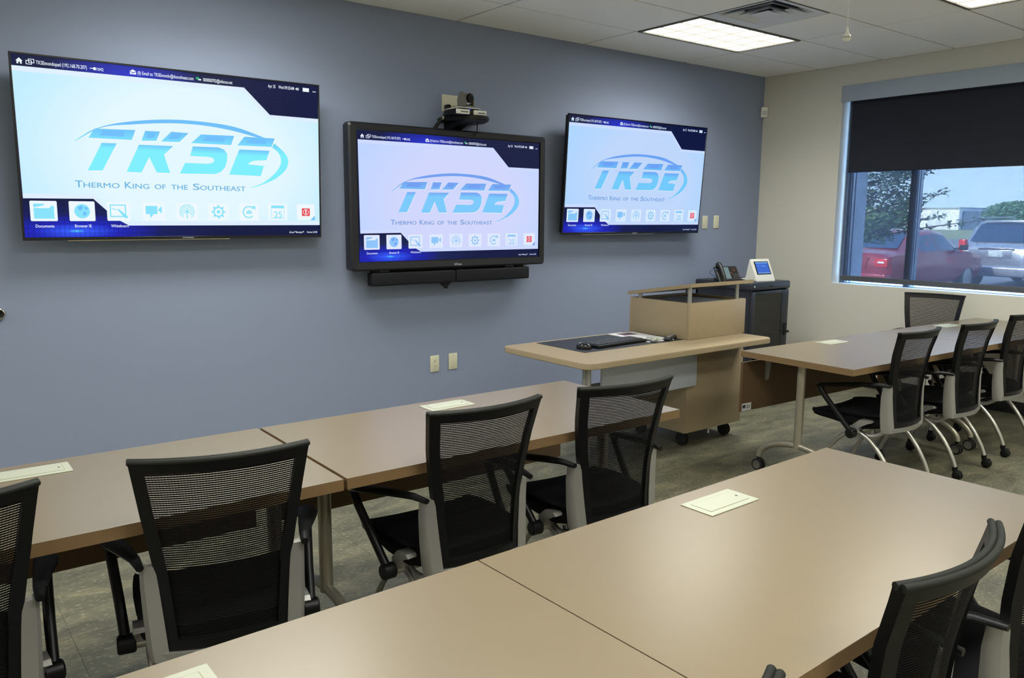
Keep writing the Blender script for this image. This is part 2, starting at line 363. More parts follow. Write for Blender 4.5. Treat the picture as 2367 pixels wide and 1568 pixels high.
# ------------------------------------------------------------------ ceiling fittings
LENS = em('light_lens_glow', (1, .985, .88, 1), LENS_E)
LENSB = em('light_blade_glow', (1, .93, .70, 1), LENS_E*.1)
def troffer(x, y, detail, label, group):
    r = thing('ceiling_light', (x, y, H), 0, label, 'light', group)
    hx, hy = .6, .295
    m = MB(); e = .022
    for a in ((-hx, hx, hy-e, hy), (-hx, hx, -hy, -hy+e), (-hx, -hx+e, -hy+e, hy-e), (hx-e, hx, -hy+e, hy-e)): m.box(*a, -.004, .02)
    m.build('frame', pm('light_frame', srgb(96, 92, 82), .5), r)
    m = MB(); m.box(-hx, hx, -hy, hy, .085, .1).box(-hx, -hx+.004, -hy, hy, .02, .085).box(hx-.004, hx, -hy, hy, .02, .085).box(-hx, hx, -hy, -hy+.004, .02, .085).box(-hx, hx, hy-.004, hy, .02, .085)
    m.build('housing', WHITEP, r)
    if not detail:
        m = MB(); m.box(-hx+e, hx-e, -hy+e, hy-e, 0, .004); m.build('lens', LENS, r); return r
    nx, ny = 6, 3; cx, cy = (2*hx-2*e)/nx, (2*hy-2*e)/ny; src = None
    for i in range(nx):
        for j in range(ny):
            px, py = -hx+e+cx*(i+.5), -hy+e+cy*(j+.5)
            if src is None:
                m = MB(); a, b = cx/2-.004, cy/2-.004
                m.band([[(-a, -b, 0), (a, -b, 0), (a, b, 0), (-a, b, 0)], [(-a*.8, -b*.8, .012), (a*.8, -b*.8, .012), (a*.8, b*.8, .012), (-a*.8, b*.8, .012)]], smooth=False)
                src = m.build('lens_cell', LENS, r); src.location = (px, py, .004)
            else: share(src, 'lens_cell', r, (px, py, .004))
    for i in range(1, nx):
        m = MB(); m.box(-.004, .004, -hy+e, hy-e, -.002, .014); o = m.build('louvre_blade', LENSB, r); o.location = (-hx+e+cx*i, 0, 0)
    for j in range(1, ny):
        m = MB(); m.box(-hx+e, hx-e, -.004, .004, -.003, .013); o = m.build('louvre_blade', LENSB, r); o.location = (0, -hy+e+cy*j, 0)
    return r
for lx in LX:
    for ly in LY:
        if lx == LX[0] and ly == LY[0]: troffer(lx, ly, True, 'lit rectangular ceiling light with louvre grid, over the right wall screen', None)
        elif lx == LX[0] and ly == LY[1]: troffer(lx, ly, True, 'lit ceiling light cut by the top frame edge, nearest the window', None)
        else: troffer(lx, ly, False, 'ceiling light lighting the room from outside the view', 'ceiling lights out of view')
# square air diffuser of nested cones
r = thing('air_vent', (-2.136, -1.49, H), 0, 'grey square ceiling air diffuser of nested louvres beside the light', 'vent')
VENT = pm('vent_paint', srgb(222, 226, 232), .5)
def cone(a0, z0, a1, z1, th, name):
    m = MB()
    q = lambda a, z: [(-a, -a, z), (a, -a, z), (a, a, z), (-a, a, z)]
    m.band([q(a0, z0), q(a1, z1), q(a1-th, z1+.001), q(a0-th, z0+.002)], caps=False, smooth=False); m.build(name, VENT, r)
cone(.297, 0, .235, .012, .003, 'outer_frame'); cone(.235, .012, .205, .055, .003, 'throat')
cone(.20, .004, .145, .045, .004, 'louvre_ring'); cone(.125, .0, .075, .04, .004, 'louvre_ring')
m = MB(); m.band([[(-.075, -.075, .002), (.075, -.075, .002), (.075, .075, .002), (-.075, .075, .002)], [(-.02, -.02, .03), (.02, -.02, .03), (.02, .02, .03), (-.02, .02, .03)]], smooth=False); m.build('centre_pan', VENT, r)
m = MB(); m.box(-.29, .29, -.29, .29, .1, .112); m.build('duct_back', BLKM, r)
# hanging ball microphone
r = thing('hanging_microphone', (-3.04, -2.634, 2.45), 0, 'small white ball microphone hanging on a thin cord', 'microphone')
m = MB(); m.lathe([(0, -.021), (.012, -.019), (.019, -.01), (.022, 0), (.019, .01), (.013, .018), (.007, .024), (.006, .04), (.004, .05), (0, .051)]); m.build('ball', WHITEP, r)
m = MB(); m.lathe([(.0222, -.002), (.0226, 0), (.0222, .002)]); m.build('seam_ring', pm('mic_seam', srgb(150, 150, 140), .5), r)
m = MB(); m.tube([(0, 0, .05), (0, 0, .4536)], .0018, 6); m.build('cord', WHITEP, r)

# ------------------------------------------------------------------ wall screens
def c8(r, g, b): return srgb(r, g, b)
LOGO = dict(Tt=[(-.4565, .5893), (-.2536, .595), (-.2746, .5409), (-.489, .5396)], Kl=[(-.2037, .5945), (-.1263, .5953), (-.1476, .5441), (-.2249, .5405)],
 Kr=[(-.0663, .5981), (.028, .597), (-.0246, .5446), (-.1234, .5422)], St=[(.0959, .594), (.2867, .5981), (.2669, .5442), (.0398, .5427)], Et=[(.3473, .5972), (.5316, .5978), (.5111, .5471), (.303, .5445)])
LOGL = dict(T=[(-.4261, .5168), (-.3514, .5184), (-.4294, .3715), (-.5017, .3688)], K=[(-.2392, .5178), (-.0589, .5202), (-.1105, .4709), (-.0823, .3706), (-.1533, .3708), (-.1896, .4531), (-.2337, .3679), (-.3097, .3695)],
 S=[(.0475, .5244), (.192, .5266), (.2241, .5167), (.2429, .4913), (.2396, .4501), (.2264, .4142), (.2016, .3868), (.1686, .3738), (-.0295, .3697), (.0012, .4308), (.1298, .4306), (.1564, .4376), (.1669, .4515), (.1603, .464), (.1372, .4698), (.0311, .4705)],
 E=[(.3144, .5215), (.4978, .5234), (.4772, .4668), (.4016, .4603), (.3765, .4514), (.3637, .4377), (.4604, .4322), (.4397, .3714), (.249, .3737)])
SWO = [(-.5556, .5208), (-.4567, .5866), (-.3187, .631), (-.1069, .6619), (.0874, .6662), (.2914, .6492), (.4682, .5987)]
SWI = [(-.5556, .5180), (-.4214, .597), (-.2676, .6239), (-.0806, .6439), (.0866, .6463), (.2608, .6296), (.4305, .5964)]
RO = [(.5276, .5692), (.5877, .5208), (.614, .473), (.5983, .4169), (.5319, .3592), (.435, .3165), (.3719, .2997)]
RI = [(.5142, .5443), (.5488, .5188), (.5673, .4831), (.5631, .4401), (.5263, .3896), (.4545, .3323), (.3782, .3029)]
HW, HV = .8215, .4625   # half width / half height of the lit area; v is measured from .014
SCN = 0
def display_content(root_screen, mats, w=1.643, h=.925, v0=.0135):
    """flat user interface, each piece a thin printed layer in front of the lit glass; local x right, y up, z out"""
    BGM, EDGEM, PANM, LETT, LETL, WHT, ICOM, ICOL, TXTM, REDM, GRNM = mats
    q = lambda pts, z: [(p[0], p[1], z) for p in pts]
    def flat(name, pts, z, mat):
        m = MB(); m.poly(q(pts, z)); return m.build(name, mat, root_screen, recalc=False)
    a = w/2
    flat('display_background', [(-a, v0), (a, v0), (a, v0+h), (-a, v0+h)], 0, BGM)
    flat('panel_border', [(-.8151, .873), (-.8105, .2175), (-.4836, .2202), (-.4202, .1574), (-.3549, .1017), (-.3123, .0770), (.8185, .0772), (.8185, .7335), (.5056, .7345), (.3539, .8780)], .0006, EDGEM)
    flat('panel', [(-.8148, .848), (-.8102, .2420), (-.4822, .2431), (-.3331, .1005), (.8188, .1010), (.8188, .7118), (.4945, .7140), (.3446, .8530)], .0010, PANM)
    # logo
    m = MB()
    def poly(pts, z): m.poly(q(pts, z))
    def shrink(pts, k): 
        cx = sum(p[0] for p in pts)/len(pts); cy = sum(p[1] for p in pts)/len(pts); return [(cx+(p[0]-cx)*k, cy+(p[1]-cy)*k) for p in pts]
    m.mi = 2
    for P in list(LOGO.values())+list(LOGL.values()): poly([(x+.004, y-.005) for x, y in P], .0013)
    m.mi = 0
    for P in LOGO.values(): poly(P, .0016)
    m.mi = 3
    for P in LOGO.values(): poly([(x, y+.004) for x, y in shrink(P, .55)], .0019)
    m.mi = 1
    for P in LOGL.values(): poly(P, .0016)
    m.mi = 0
    for A, B in ((SWO, SWI), (RO, RI)):
        A2 = bez([(p[0], p[1], .0014) for p in A], 5); B2 = bez([(p[0], p[1], .0014) for p in B], 5)
        for i in range(len(A2)-1): 
            try: m.poly([A2[i], A2[i+1], B2[i+1], B2[i]])
            except ValueError: pass
    m.build('logo', [LETT, LETL, WHT, ICOL], root_screen, recalc=False)
    # company line in small capitals with hand-made serifs
    m = MB(); x = -.5670
    words = (('T', 'HERMO', -.5670, -.3507), ('K', 'ING', -.3232, -.1980), ('', 'OF', -.1695, -.1101), ('', 'THE', -.0808, .0100), ('S', 'OUTHEAST', .0391, .3437))
    for big, small, xa, xb in words:
        wd = xb-xa; wb = 0
        for d in (0, .0011):
            if big: wb = add_text(m, big, .052, xa+d, .2795+d*.4, .0016+d*.05, width=.036, off=0)+.004
            add_text(m, small, .0385, xa+wb+d, .2795+d*.4, .0016+d*.05, width=wd-wb, off=0)
    m.build('company_line', TXTM, root_screen, recalc=False)
    # header writing and symbols
    m = MB()
    P = lambda pts: m.poly(q(pts, .0014))
    P([(-.7956, .898), (-.7802, .9132), (-.7648, .898), (-.769, .898), (-.769, .8840), (-.7765, .8840), (-.7765, .893), (-.784, .893), (-.784, .8840), (-.7915, .8840), (-.7915, .898)])
    for x, y in ((-.7516, .8845), (-.7405, .8925)):
        for a, b, c, d in ((0, .027, 0, .003), (0, .027, .017, .020), (0, .003, 0, .020), (.024, .027, 0, .020)): P([(x+a, y+c), (x+b, y+c), (x+b, y+d), (x+a, y+d)])
    add_text(m, 'TKSEmondopad (192.168.70.207)', .026, -.707, .8895, .0014, width=.2325)
    P([(-.4609, .8955), (-.445, .8955), (-.445, .899), (-.4609, .899)]); P([(-.438+.008*math.cos(k*PI/5), .8965+.008*math.sin(k*PI/5)) for k in range(10)])
    add_text(m, '1042', .022, -.427, .888, .0014, width=.032)
    P([(-.2654, .888), (-.2345, .888), (-.2345, .902), (-.25, .892), (-.2654, .902)]); P([(-.2654, .905), (-.25, .9135), (-.2345, .905), (-.25, .897)])
    add_text(m, '(0) Email to: TKSEmondo@tksoutheast.com', .026, -.227, .890, .0014, width=.294)
    add_text(m, '000000702@infocus.net', .026, .1206, .890, .0014, width=.1657)
    add_text(m, 'Apr 25', .026, .4981, .893, .0014, width=.0463); add_text(m, 'Wed 09:25AM', .026, .5624, .893, .0014, width=.098)
    P([(.6694, .898), (.675, .898), (.683, .891), (.683, .911), (.675, .904), (.6694, .904)]); P([(.686, .895), (.689, .893), (.692, .901), (.689, .909), (.686, .907), (.688, .901)])
    P([(.7164, .8900), (.7570, .8900), (.7570, .9120), (.7164, .9120)]); P([(.7798, .8925), (.8017, .8925), (.8017, .8965), (.7798, .8965)])
    m.mi = 1; P([(.0773, .903), (.090, .912), (.101, .903), (.090, .894)]); m.mi = 0; P([(.090, .893), (.1092, .893), (.1092, .900), (.098, .900)])
    tag(m.build('header_writing', [WHT, GRNM], root_screen, recalc=False), kind='stuff')
    m = MB()
    add_text(m, 'Documents', .022, -.7632, .068, .0014, width=.086); add_text(m, 'Browser IE', .022, -.5805, .068, .0014, width=.080)
    add_text(m, 'Whiteboard', .022, -.4039, .068, .0008, width=.088)
    add_text(m, 'InFocus\u2122 Mondopad\u2122', .016, .6128, .028, .0014, width=.095); add_text(m, 'Version 2.0.08', .016, .727, .028, .0014, width=.07)
    m.build('icon_labels', WHT, root_screen, recalc=False)
    m = MB(); m.poly(q([(-.0395, .812), (.0395, .8155), (.0395, .8175), (-.0395, .814)], .0014)); m.build('faint_caption', EDGEM, root_screen, recalc=False)
    # nine icon tiles
    def tile(x0, x1, y0, y1, draw, plain=False):
        m = MB(); m.mi = 0
        r_ = .004; pts = [(x0+r_, y0), (x1-r_, y0), (x1, y0+r_), (x1, y1-r_), (x1-r_, y1), (x0+r_, y1), (x0, y1-r_), (x0, y0+r_)]
        m.poly(q(pts, .0014)); m.mi = 1
        P = lambda pts, z=.0017: m.poly(q([(x0+(x1-x0)*p[0], y0+(y1-y0)*p[1]) for p in pts], z))
        ar = (x1-x0)/(y1-y0)
        def ring(cx, cy, ro, ri, a0=0, a1=2*PI, n=24):
            for k in range(n):
                b0, b1 = a0+(a1-a0)*k/n, a0+(a1-a0)*(k+1)/n
                P([(cx+ro*math.cos(b0)/ar, cy+ro*math.sin(b0)), (cx+ro*math.cos(b1)/ar, cy+ro*math.sin(b1)), (cx+ri*math.cos(b1)/ar, cy+ri*math.sin(b1)), (cx+ri*math.cos(b0)/ar, cy+ri*math.sin(b0))])
        draw(P, ring, m); m.build('app_icon', [WHT, ICOM, ICOL, REDM], root_screen, recalc=False)
    def folder(P, ring, m): P([(.13, .12), (.88, .12), (.88, .64), (.13, .64)]); P([(.13, .67), (.52, .78), (.52, .86), (.13, .86)]); P([(.70, .64), (.88, .64), (.88, .76), (.80, .76)])
    def globe(P, ring, m):
        ring(.5, .5, .36, 0); m.mi = 2; P([(.33, .7), (.5, .8), (.55, .68), (.44, .52), (.36, .58)], .002); P([(.55, .5), (.68, .44), (.62, .26), (.52, .3)], .002); P([(.62, .74), (.74, .66), (.7, .56), (.6, .62)], .002)
    def board(P, ring, m):
        for a in ((.12, .80, .80, .86), (.12, .80, .20, .26), (.12, .17, .20, .86), (.75, .80, .20, .86)): P([(a[0], a[2]), (a[1], a[2]), (a[1], a[3]), (a[0], a[3])])
        P([(.42, .62), (.50, .62), (.88, .22), (.80, .12), (.70, .18)], .002); P([(.2, .64), (.4, .56), (.4, .60), (.2, .68)])
    def video(P, ring, m): P([(.14, .36), (.66, .36), (.66, .80), (.14, .80)]); P([(.68, .58), (.86, .40), (.86, .80)]); P([(.32, .36), (.48, .36), (.33, .14)])
    def cast(P, ring, m):
        ring(.5, .5, .40, .36, -PI*.3, PI*1.3); ring(.5, .5, .30, .26, -PI*.25, PI*1.25); ring(.5, .5, .19, .15, -PI*.2, PI*1.2); ring(.5, .5, .09, 0); P([(.48, .1), (.52, .1), (.52, .5), (.48, .5)])
    def gear(P, ring, m):
        ring(.5, .5, .30, .22); ring(.5, .5, .10, 0)
        for k in range(8):
            a = k*PI/4; c, s = math.cos(a), math.sin(a); ar = 1.18
            P([(.5+(.28*c-.06*s)/ar, .5+.28*s+.06*c), (.5+(.28*c+.06*s)/ar, .5+.28*s-.06*c), (.5+(.39*c+.04*s)/ar, .5+.39*s-.04*c), (.5+(.39*c-.04*s)/ar, .5+.39*s+.04*c)])
    def sync(P, ring, m): ring(.48, .5, .36, .29, PI*.2, PI*1.75); P([(.62, .86), (.82, .86), (.82, .62)]); ring(.5, .55, .07, 0); ring(.40, .5, .05, 0); ring(.60, .5, .05, 0); P([(.36, .40), (.64, .40), (.60, .47), (.40, .47)])
    def cal(P, ring, m):
        P([(.16, .72), (.84, .72), (.84, .88), (.16, .88)])
        for a in ((.16, .18, .1, .72), (.82, .84, .1, .72), (.16, .84, .1, .13)): P([(a[0], a[2]), (a[1], a[2]), (a[1], a[3]), (a[0], a[3])])
        add_text(m, '25', .055, .4796+.036, .123, .0017, width=.052)
    def power(P, ring, m):
        m.mi = 3; P([(.28, .26), (.72, .26), (.72, .74), (.28, .74)]); m.mi = 0; ring(.5, .5, .19, .15); P([(.47, .38), (.53, .38), (.53, .64), (.47, .64)], .002); m.mi = 2; P([(.76, 0), (1, 0), (1, .28)])
    for a, d in (((-.7835, -.6592, .101, .2057), folder), ((-.6037, -.4793, .1012, .2061), globe), ((-.4205, -.2999, .1029, .206), board), ((-.2392, -.1205, .1031, .2065), video), ((-.0591, .0601, .1049, .2068), cast),
                 ((.1195, .2395, .1052, .2063), gear), ((.3009, .4222, .1054, .2064), sync), ((.4796, .601, .1083, .2089), cal), ((.6638, .7821, .1086, .2072), power)): tile(*a, d)
def screen_mats(k, bgc, edge, pan_mid, pan_edge, wht, top, low, ico, txt):
    W = lambda n, c, s=1: em(n+k, c, s)
    BGM = em_grad('display_navy'+k, [(0, c8(80, 200, 255)), (.05, c8(50, 90, 255)), (.25, c8(22, 30, 190)), (.55, bgc), (1, c8(2, 15, 66))], 'radial', 1, (-.5736, .048), (1.25, 6), 42, ((-.27, .89), (2.6, 11), c8(30, 40, 190)))
    return (BGM, W('display_edge', edge), em_grad('display_panel'+k, [(0, pan_mid), (.55, pan_mid), (1, pan_edge)], 'radial', 1, (.05, .45), (1.05, 1.5)),
            em_grad('logo_bar'+k, [(0, low), (1, top)], 'y', 1, (0, .5), (1, 10)), em_grad('logo_letter'+k, [(0, low), (.75, low), (1, top)], 'y', 1, (0, .37), (1, 6.4)), W('display_white', wht), W('icon_cyan', ico), W('icon_blue', top), W('caption_blue', txt), W('icon_red', c8(232, 60, 70)), W('icon_green', c8(40, 170, 120)))
MS1 = screen_mats('_a', c8(6, 20, 92), c8(222, 238, 255), c8(226, 246, 254), c8(192, 236, 253), c8(236, 247, 255), c8(108, 190, 250), c8(125, 238, 252), c8(134, 226, 250), c8(104, 178, 226))
MS2 = screen_mats('_b', c8(16, 30, 86), c8(205, 216, 255), c8(208, 214, 252), c8(190, 212, 255), c8(222, 232, 255), c8(112, 158, 240), c8(122, 200, 252), c8(140, 196, 250), c8(112, 150, 214))
MS3 = screen_mats('_c', c8(4, 18, 80), c8(198, 218, 255), c8(190, 214, 250), c8(172, 212, 255), c8(214, 232, 255), c8(104, 160, 244), c8(112, 200, 250), c8(132, 196, 248), c8(104, 150, 220))
TVB = pm('tv_bezel_gloss', srgb(14, 15, 20), .25)
def wall_tv(cx, zb, yb, tilt, rz, mats, label):
    r = thing('wall_screen', (cx, yb, zb), 0, label, 'television')
    r.rotation_euler = (PI/2, 0, 0)      # local x right, y up, z out of the wall
    r.rotation_euler = (PI/2+tilt, 0, rz)
    W_, H_ = 1.6493, .939; a = W_/2
    m = MB(); m.box(-a+.01, a-.01, .012, H_-.01, -.045, -.008, .006); m.build('housing', BLK, r)
    m = MB(); e = .0095
    for b in ((-a, a, H_-e, H_), (-a, a, 0, .0165), (-a, -a+e, .0165, H_-e), (a-e, a, .0165, H_-e)): m.box(*b, -.012, .004, .001, seg=1)
    m.build('bezel', TVB, r)
    m = MB(); m.box(-.62, .24, -.004, 0, -.011, .002); tag(m.build('bottom_glint', pm('tv_glint', srgb(190, 180, 150), .2, .9), r), 'pale strip standing in for light reflected along the bottom edge')  # gold line of reflected light under the bezel, built as an added strip
    m = MB(); m.box(-.03, .03, .0045, .0105, .004, .0046); m.build('badge', pm('tv_badge', srgb(130, 135, 145), .4), r)
    m = MB(); m.box(-a+e, a-e, .0165, H_-e, -.008, .0005); s = m.build('screen', pm('screen_glass', srgb(6, 8, 14), .15), r)
    s.location = (0, 0, 0)
    display_content_parent(s, mats)
    m = MB(); d = abs(yb)
    m.box(-.3, .3, .30, .36, -d+.004, -.04).box(-.3, .3, .58, .64, -d-.015, -.04).box(-.32, -.26, .25, .7, -.06, -.04).box(.26, .32, .25, .7, -.06, -.04)
    m.build('wall_bracket', BLKM, r); return r
def display_content_parent(s, mats, scale=1, off=(0, 0), z=.0012):
    n0 = set(bpy.data.objects)
    display_content(s, mats)
    for o in set(bpy.data.objects)-n0:
        o.scale = (scale[0], scale[1], 1) if scale != 1 else (1, 1, 1); o.location = (off[0], off[1], z)
wall_tv(-5.622, 1.3957, -.12, .0365, -.0037, MS1, 'large slim wall screen at left showing the blue company logo, brightest of three')
wall_tv(-1.9124, 1.3922, -.12, .067, -.0124, MS3, 'slim wall screen nearest the window showing the blue company logo')
# thick framed interactive display in the middle
r = thing('interactive_display', (-3.7767, -.16, 1.168), 0, 'thick black framed interactive display in the middle of the blue wall', 'display')
r.rotation_euler = (PI/2, 0, 0)
W_, H_ = 1.6564, .9662; a = W_/2
BZ = pm('display_bezel', srgb(24, 26, 34), .4)
sx, sy0, sy1 = .7665, .0605, .9155
def rrect(x0, x1, y0, y1, rad, n=5):
    out = []
    for cx, cy, s in ((x1-rad, y1-rad, 0), (x0+rad, y1-rad, 1), (x0+rad, y0+rad, 2), (x1-rad, y0+rad, 3)):
        for k in range(n+1): out.append((cx+rad*math.cos(PI/2*(s+k/n)), cy+rad*math.sin(PI/2*(s+k/n))))
    return out
m = MB(); O = rrect(-a, a, 0, H_, .025); I = [(x, y) for x, y in rrect(-sx-.008, sx+.008, sy0-.006, sy1+.006, .004)]
def L3(p, z, d=0): return [(x, y, z) for x, y in p]
O2 = rrect(-a+.012, a-.012, .012, H_-.012, .02); 
m.band([L3(rrect(-a+.004, a-.004, .004, H_-.004, .022), -.09), L3(O, -.075), L3(O, -.012), L3(O2, 0), L3(I, -.004), L3(I, -.012)], caps=False)
m.build('frame', BZ, r)
m = MB(); m.prism(rrect(-a+.03, a-.03, .03, H_-.03, .02), 'z', -.125, -.088); m.build('housing', BLK, r)
m = MB(); m.box(-sx-.008, sx+.008, sy0-.006, sy1+.006, -.03, -.011); s = m.build('screen', pm('screen_glass', srgb(6, 8, 14), .15), r)
k = (2*sx/1.643, (sy1-sy0)/.925)
display_content_parent(s, MS2, k, (0, sy0-.0135*k[1]), -.0098)
m = MB(); add_text(m, 'InFocus', .024, 0, .018, .0008, width=.062); o = m.build('maker_name', pm('name_print', srgb(220, 222, 228), .4), r, recalc=False); o.location = (-.031+.012, 0, .0)
m = MB(); m.lathe([(.006, 0), (.006, .0015), (0, .0016)], (.70, .024, -.0005), 'z', 12); m.build('power_button', BLKM, r)
m = MB(); m.box(-.35, .35, .3, .7, -.1555, -.125); m.build('wall_bracket', BLKM, r)
# two-piece sound bar
SB = pm('speaker_cloth', srgb(24, 25, 31), .75, 0, .3, bump=.3, bscale=900)
r = thing('sound_bar', (-3.776, -.10, 1.062), 0, 'long black two-piece speaker bar under the middle display', 'speaker')
for x0, x1 in ((-.678, -.003), (.003, .679)):
    m = MB(); m.box(x0, x1, -.055, .02, 0, .09, .012, seg=3); m.build('speaker', SB, r)
m = MB()
for x in (-.62, .62): m.box(x-.03, x+.03, -.01, .03, .088, .11)
m.box(-.5, .5, .02, .03, .03, .112).box(-.1, .1, .02, .0995, .03, .07); m.build('mounting_bracket', BLKM, r)
m = MB(); m.prism([(-.115, .004), (-.02, .004), (-.055, -.032), (-.075, -.032)], 'y', -.02, .012); m.lathe([(.010, -.012), (.010, .012)], (-.065, -.01, -.035), 'y', 10); m.build('tilt_bracket', BLKM, r)

# ------------------------------------------------------------------ camera shelf above the middle display
r = thing('camera_shelf', (-3.665, 0, 2.225), 0, 'small black curved wall shelf holding the video camera', 'shelf')
m = MB(); pts = [(.16*math.cos(PI+PI*k/16)*1.02, .33*math.sin(PI+PI*k/16)) for k in range(17)]
pts = [(-.165, -.0006)]+[(-.165, -.12)]+[(p[0], p[1]) for p in pts if p[1] < -.15]+[(.165, -.12), (.165, -.0006)]
m.prism(pts, 'z', -.03, 0, .006); m.build('shelf_plate', BLK, r)
m = MB(); m.prism([(-.0006, -.1), (-.0006, -.03), (-.27, -.03), (-.05, -.1)], 'x', -.11, -.03); m.build('bracket', BLK, r)
m = MB(); m.tube(bez([(.04, -.2, -.03), (.045, -.19, -.09), (.05, -.15, -.13)], 6), .004, 8); m.build('thin_cable', BLKM, r)
r = thing('receiver_unit', (-3.735, -.2, 2.225), 0, 'flat black box with two white slotted ends under the camera', 'electronics')
m = MB(); m.box(-.115, .115, -.085, .085, 0, .036, .004); m.build('case', BLK, r)
for x in (-.125, .018):
    m = MB(); m.box(x, x+.105, -.097, -.08, .002, .034, .003); o = m.build('end_panel', WHITEP, r)
    m = MB(); m.box(x+.03, x+.092, -.0985, -.0965, .015, .020); m.build('slot', BLKM, o)
m = MB(); m.box(-.10, .085, -.08, .085, .044, .050, .002); m.build('top_plate', WHITEP, r)
m = MB(); m.box(-.085, .07, -.07, .08, .035, .045); m.build('spacer', BLKM, r)
m = MB(); m.box(-.008, .004, -.0715, -.069, .037, .042); m.build('status_light', em('led_blue', (.02, .05, 1, 1), 1.2), r)
r = thing('video_camera', (-3.722, -.2, 2.275), math.radians(12), 'silver and black video conference camera on the shelf', 'camera'); r.scale = (.8, .8, .84)
SG = pm('camera_silver', srgb(122, 120, 114), .45, .2)
m = MB(); m.box(-.05, .05, -.05, .05, 0, .022, .008); m.build('base', SG, r)
for x in (-.062, .046):
    m = MB(); pr = [(-.05, .015), (.045, .015), (.05, .07), (.03, .12), (.0, .138), (-.03, .12), (-.05, .07)]
    m.prism(pr, 'x', x, x+.016, .004); m.build('yoke', SG, r)
m = MB(); m.box(-.044, .044, -.04, .045, .035, .125, .018, seg=3); h_ = m.build('head', SG, r)
m = MB(); m.lathe([(0, -.072), (.026, -.070), (.034, -.066), (.036, -.055), (.036, -.035), (.030, -.03)], (0, 0, .084), 'y', 24); o = m.build('lens', BLK, r)
m = MB(); m.lathe([(0, -.0735), (.016, -.0735), (.018, -.071)], (0, 0, .084), 'y', 20); m.build('lens_glass', pm('lens_glass', srgb(10, 10, 22), .05), o)
m = MB(); m.box(-.035, -.002, -.046, -.038, .03, .044, .002); m.build('badge', pm('camera_badge', srgb(178, 184, 192), .4), r)
r = thing('wall_plate', (-3.727, 0, 2.33), 0, 'double cream wall plate above the middle display with a cord plugged in', 'outlet')
m = MB(); m.box(-.068, .068, -.008, -.0005, -.06, .06, .003); m.build('plate', ALMOND, r)
m = MB(); m.lathe([(0, -.0115), (.02, -.0115), (.022, -.008)], (-.034, 0, -.028), 'y', 18); m.build('socket', CREAM, r)
m = MB(); m.box(.025, .055, -.016, -.007, -.045, -.012, .003); m.build('jack', pm('jack_grey', srgb(160, 160, 150), .5), r)
r = thing('electrical_cable', (-3.76, -.02, 2.30), 0, 'thick black cord curving from the upper wall plate behind the display', 'cable')
m = MB(); m.tube(bez([(-.003, -.02, .0), (-.02, -.05, -.035), (-.07, -.05, -.08), (-.12, -.03, -.15), (-.145, -.02, -.2), (-.15, -.015, -.26)], 6), .013, 10); m.build('cord', BLKM, r)
m = MB(); m.lathe([(.016, -.03), (.018, 0), (.018, .0078)], (-.001, 0, .002), 'y', 12); m.build('plug', BLKM, r)
m = MB(); m.lathe([(.0138, -.006), (.0138, .006)], (-.075, -.052, -.082), 'x', 12); tag(m.build('cable_tag', WHITEP, r), 'white tag')

# ------------------------------------------------------------------ wall plates, sensor, bumper
def plate(name, x, z, label, duplex):
    r = thing(name, (x, 0, z), 0, label, 'outlet' if duplex else 'wall plate')
    m = MB(); m.box(-.038, .038, -.007, -.0005, -.061, .061, .003); m.build('cover', ALMOND, r)
    if duplex:
        for dz in (.02, -.02):
            m = MB(); m.lathe([(0, -.0095), (.0155, -.0095), (.017, -.007)], (0, 0, dz), 'y', 20); o = m.build('socket', ALMOND, r)
            m = MB(); m.box(-.0075, -.005, -.0101, -.0094, dz+.001, dz+.010).box(.005, .0075, -.0101, -.0094, dz+.001, dz+.010).lathe([(0, -.0102), (.003, -.0102)], (0, 0, dz-.007), 'y', 8); m.build('slots', GAP, o)
    else:
        m = MB()
        for dz in (.045, -.045): m.lathe([(0, -.0084), (.003, -.0082), (.0035, -.007)], (0, 0, dz), 'y', 10)
        m.build('screw', CREAM, r)
plate('power_outlet', -3.872, .452, 'cream double socket low on the blue wall', True)
plate('blank_plate', -3.710, .454, 'cream blank plate low on the blue wall, just right of the socket', False)
plate('blank_plate', -.835, 1.489, 'cream blank plate beside the right wall screen, the one nearer the screen', False)
plate('blank_plate', -.667, 1.493, 'cream blank plate right of the right wall screen, the one nearer the corner', False)
r = thing('motion_sensor', (-.03, -.03, 2.565), math.radians(-45), 'small white motion sensor in the top corner of the room', 'sensor')
m = MB(); m.box(-.032, .032, -.022, .02, -.05, .05, .010, seg=3); m.build('body', WHITEP, r)
m = MB(); m.box(-.02, .02, -.0255, -.020, -.03, .012, .003); m.build('window', pm('sensor_window', srgb(190, 192, 196), .3), r)
r = thing('wall_bumper', (-6.575, 0, 1.013), 0, 'round chrome wall bumper with a dark centre on the blue wall', 'bumper')
m = MB(); m.lathe([(.034, -.0005), (.034, -.012), (.030, -.022), (.024, -.024), (.021, -.016)], (0, 0, 0), 'y', 28); m.build('ring', CHROME, r)
m = MB(); m.lathe([(.0215, -.017), (.014, -.012), (.012, -.009), (0, -.009)], (0, 0, 0), 'y', 24); m.build('rubber_centre', BLKM, r)

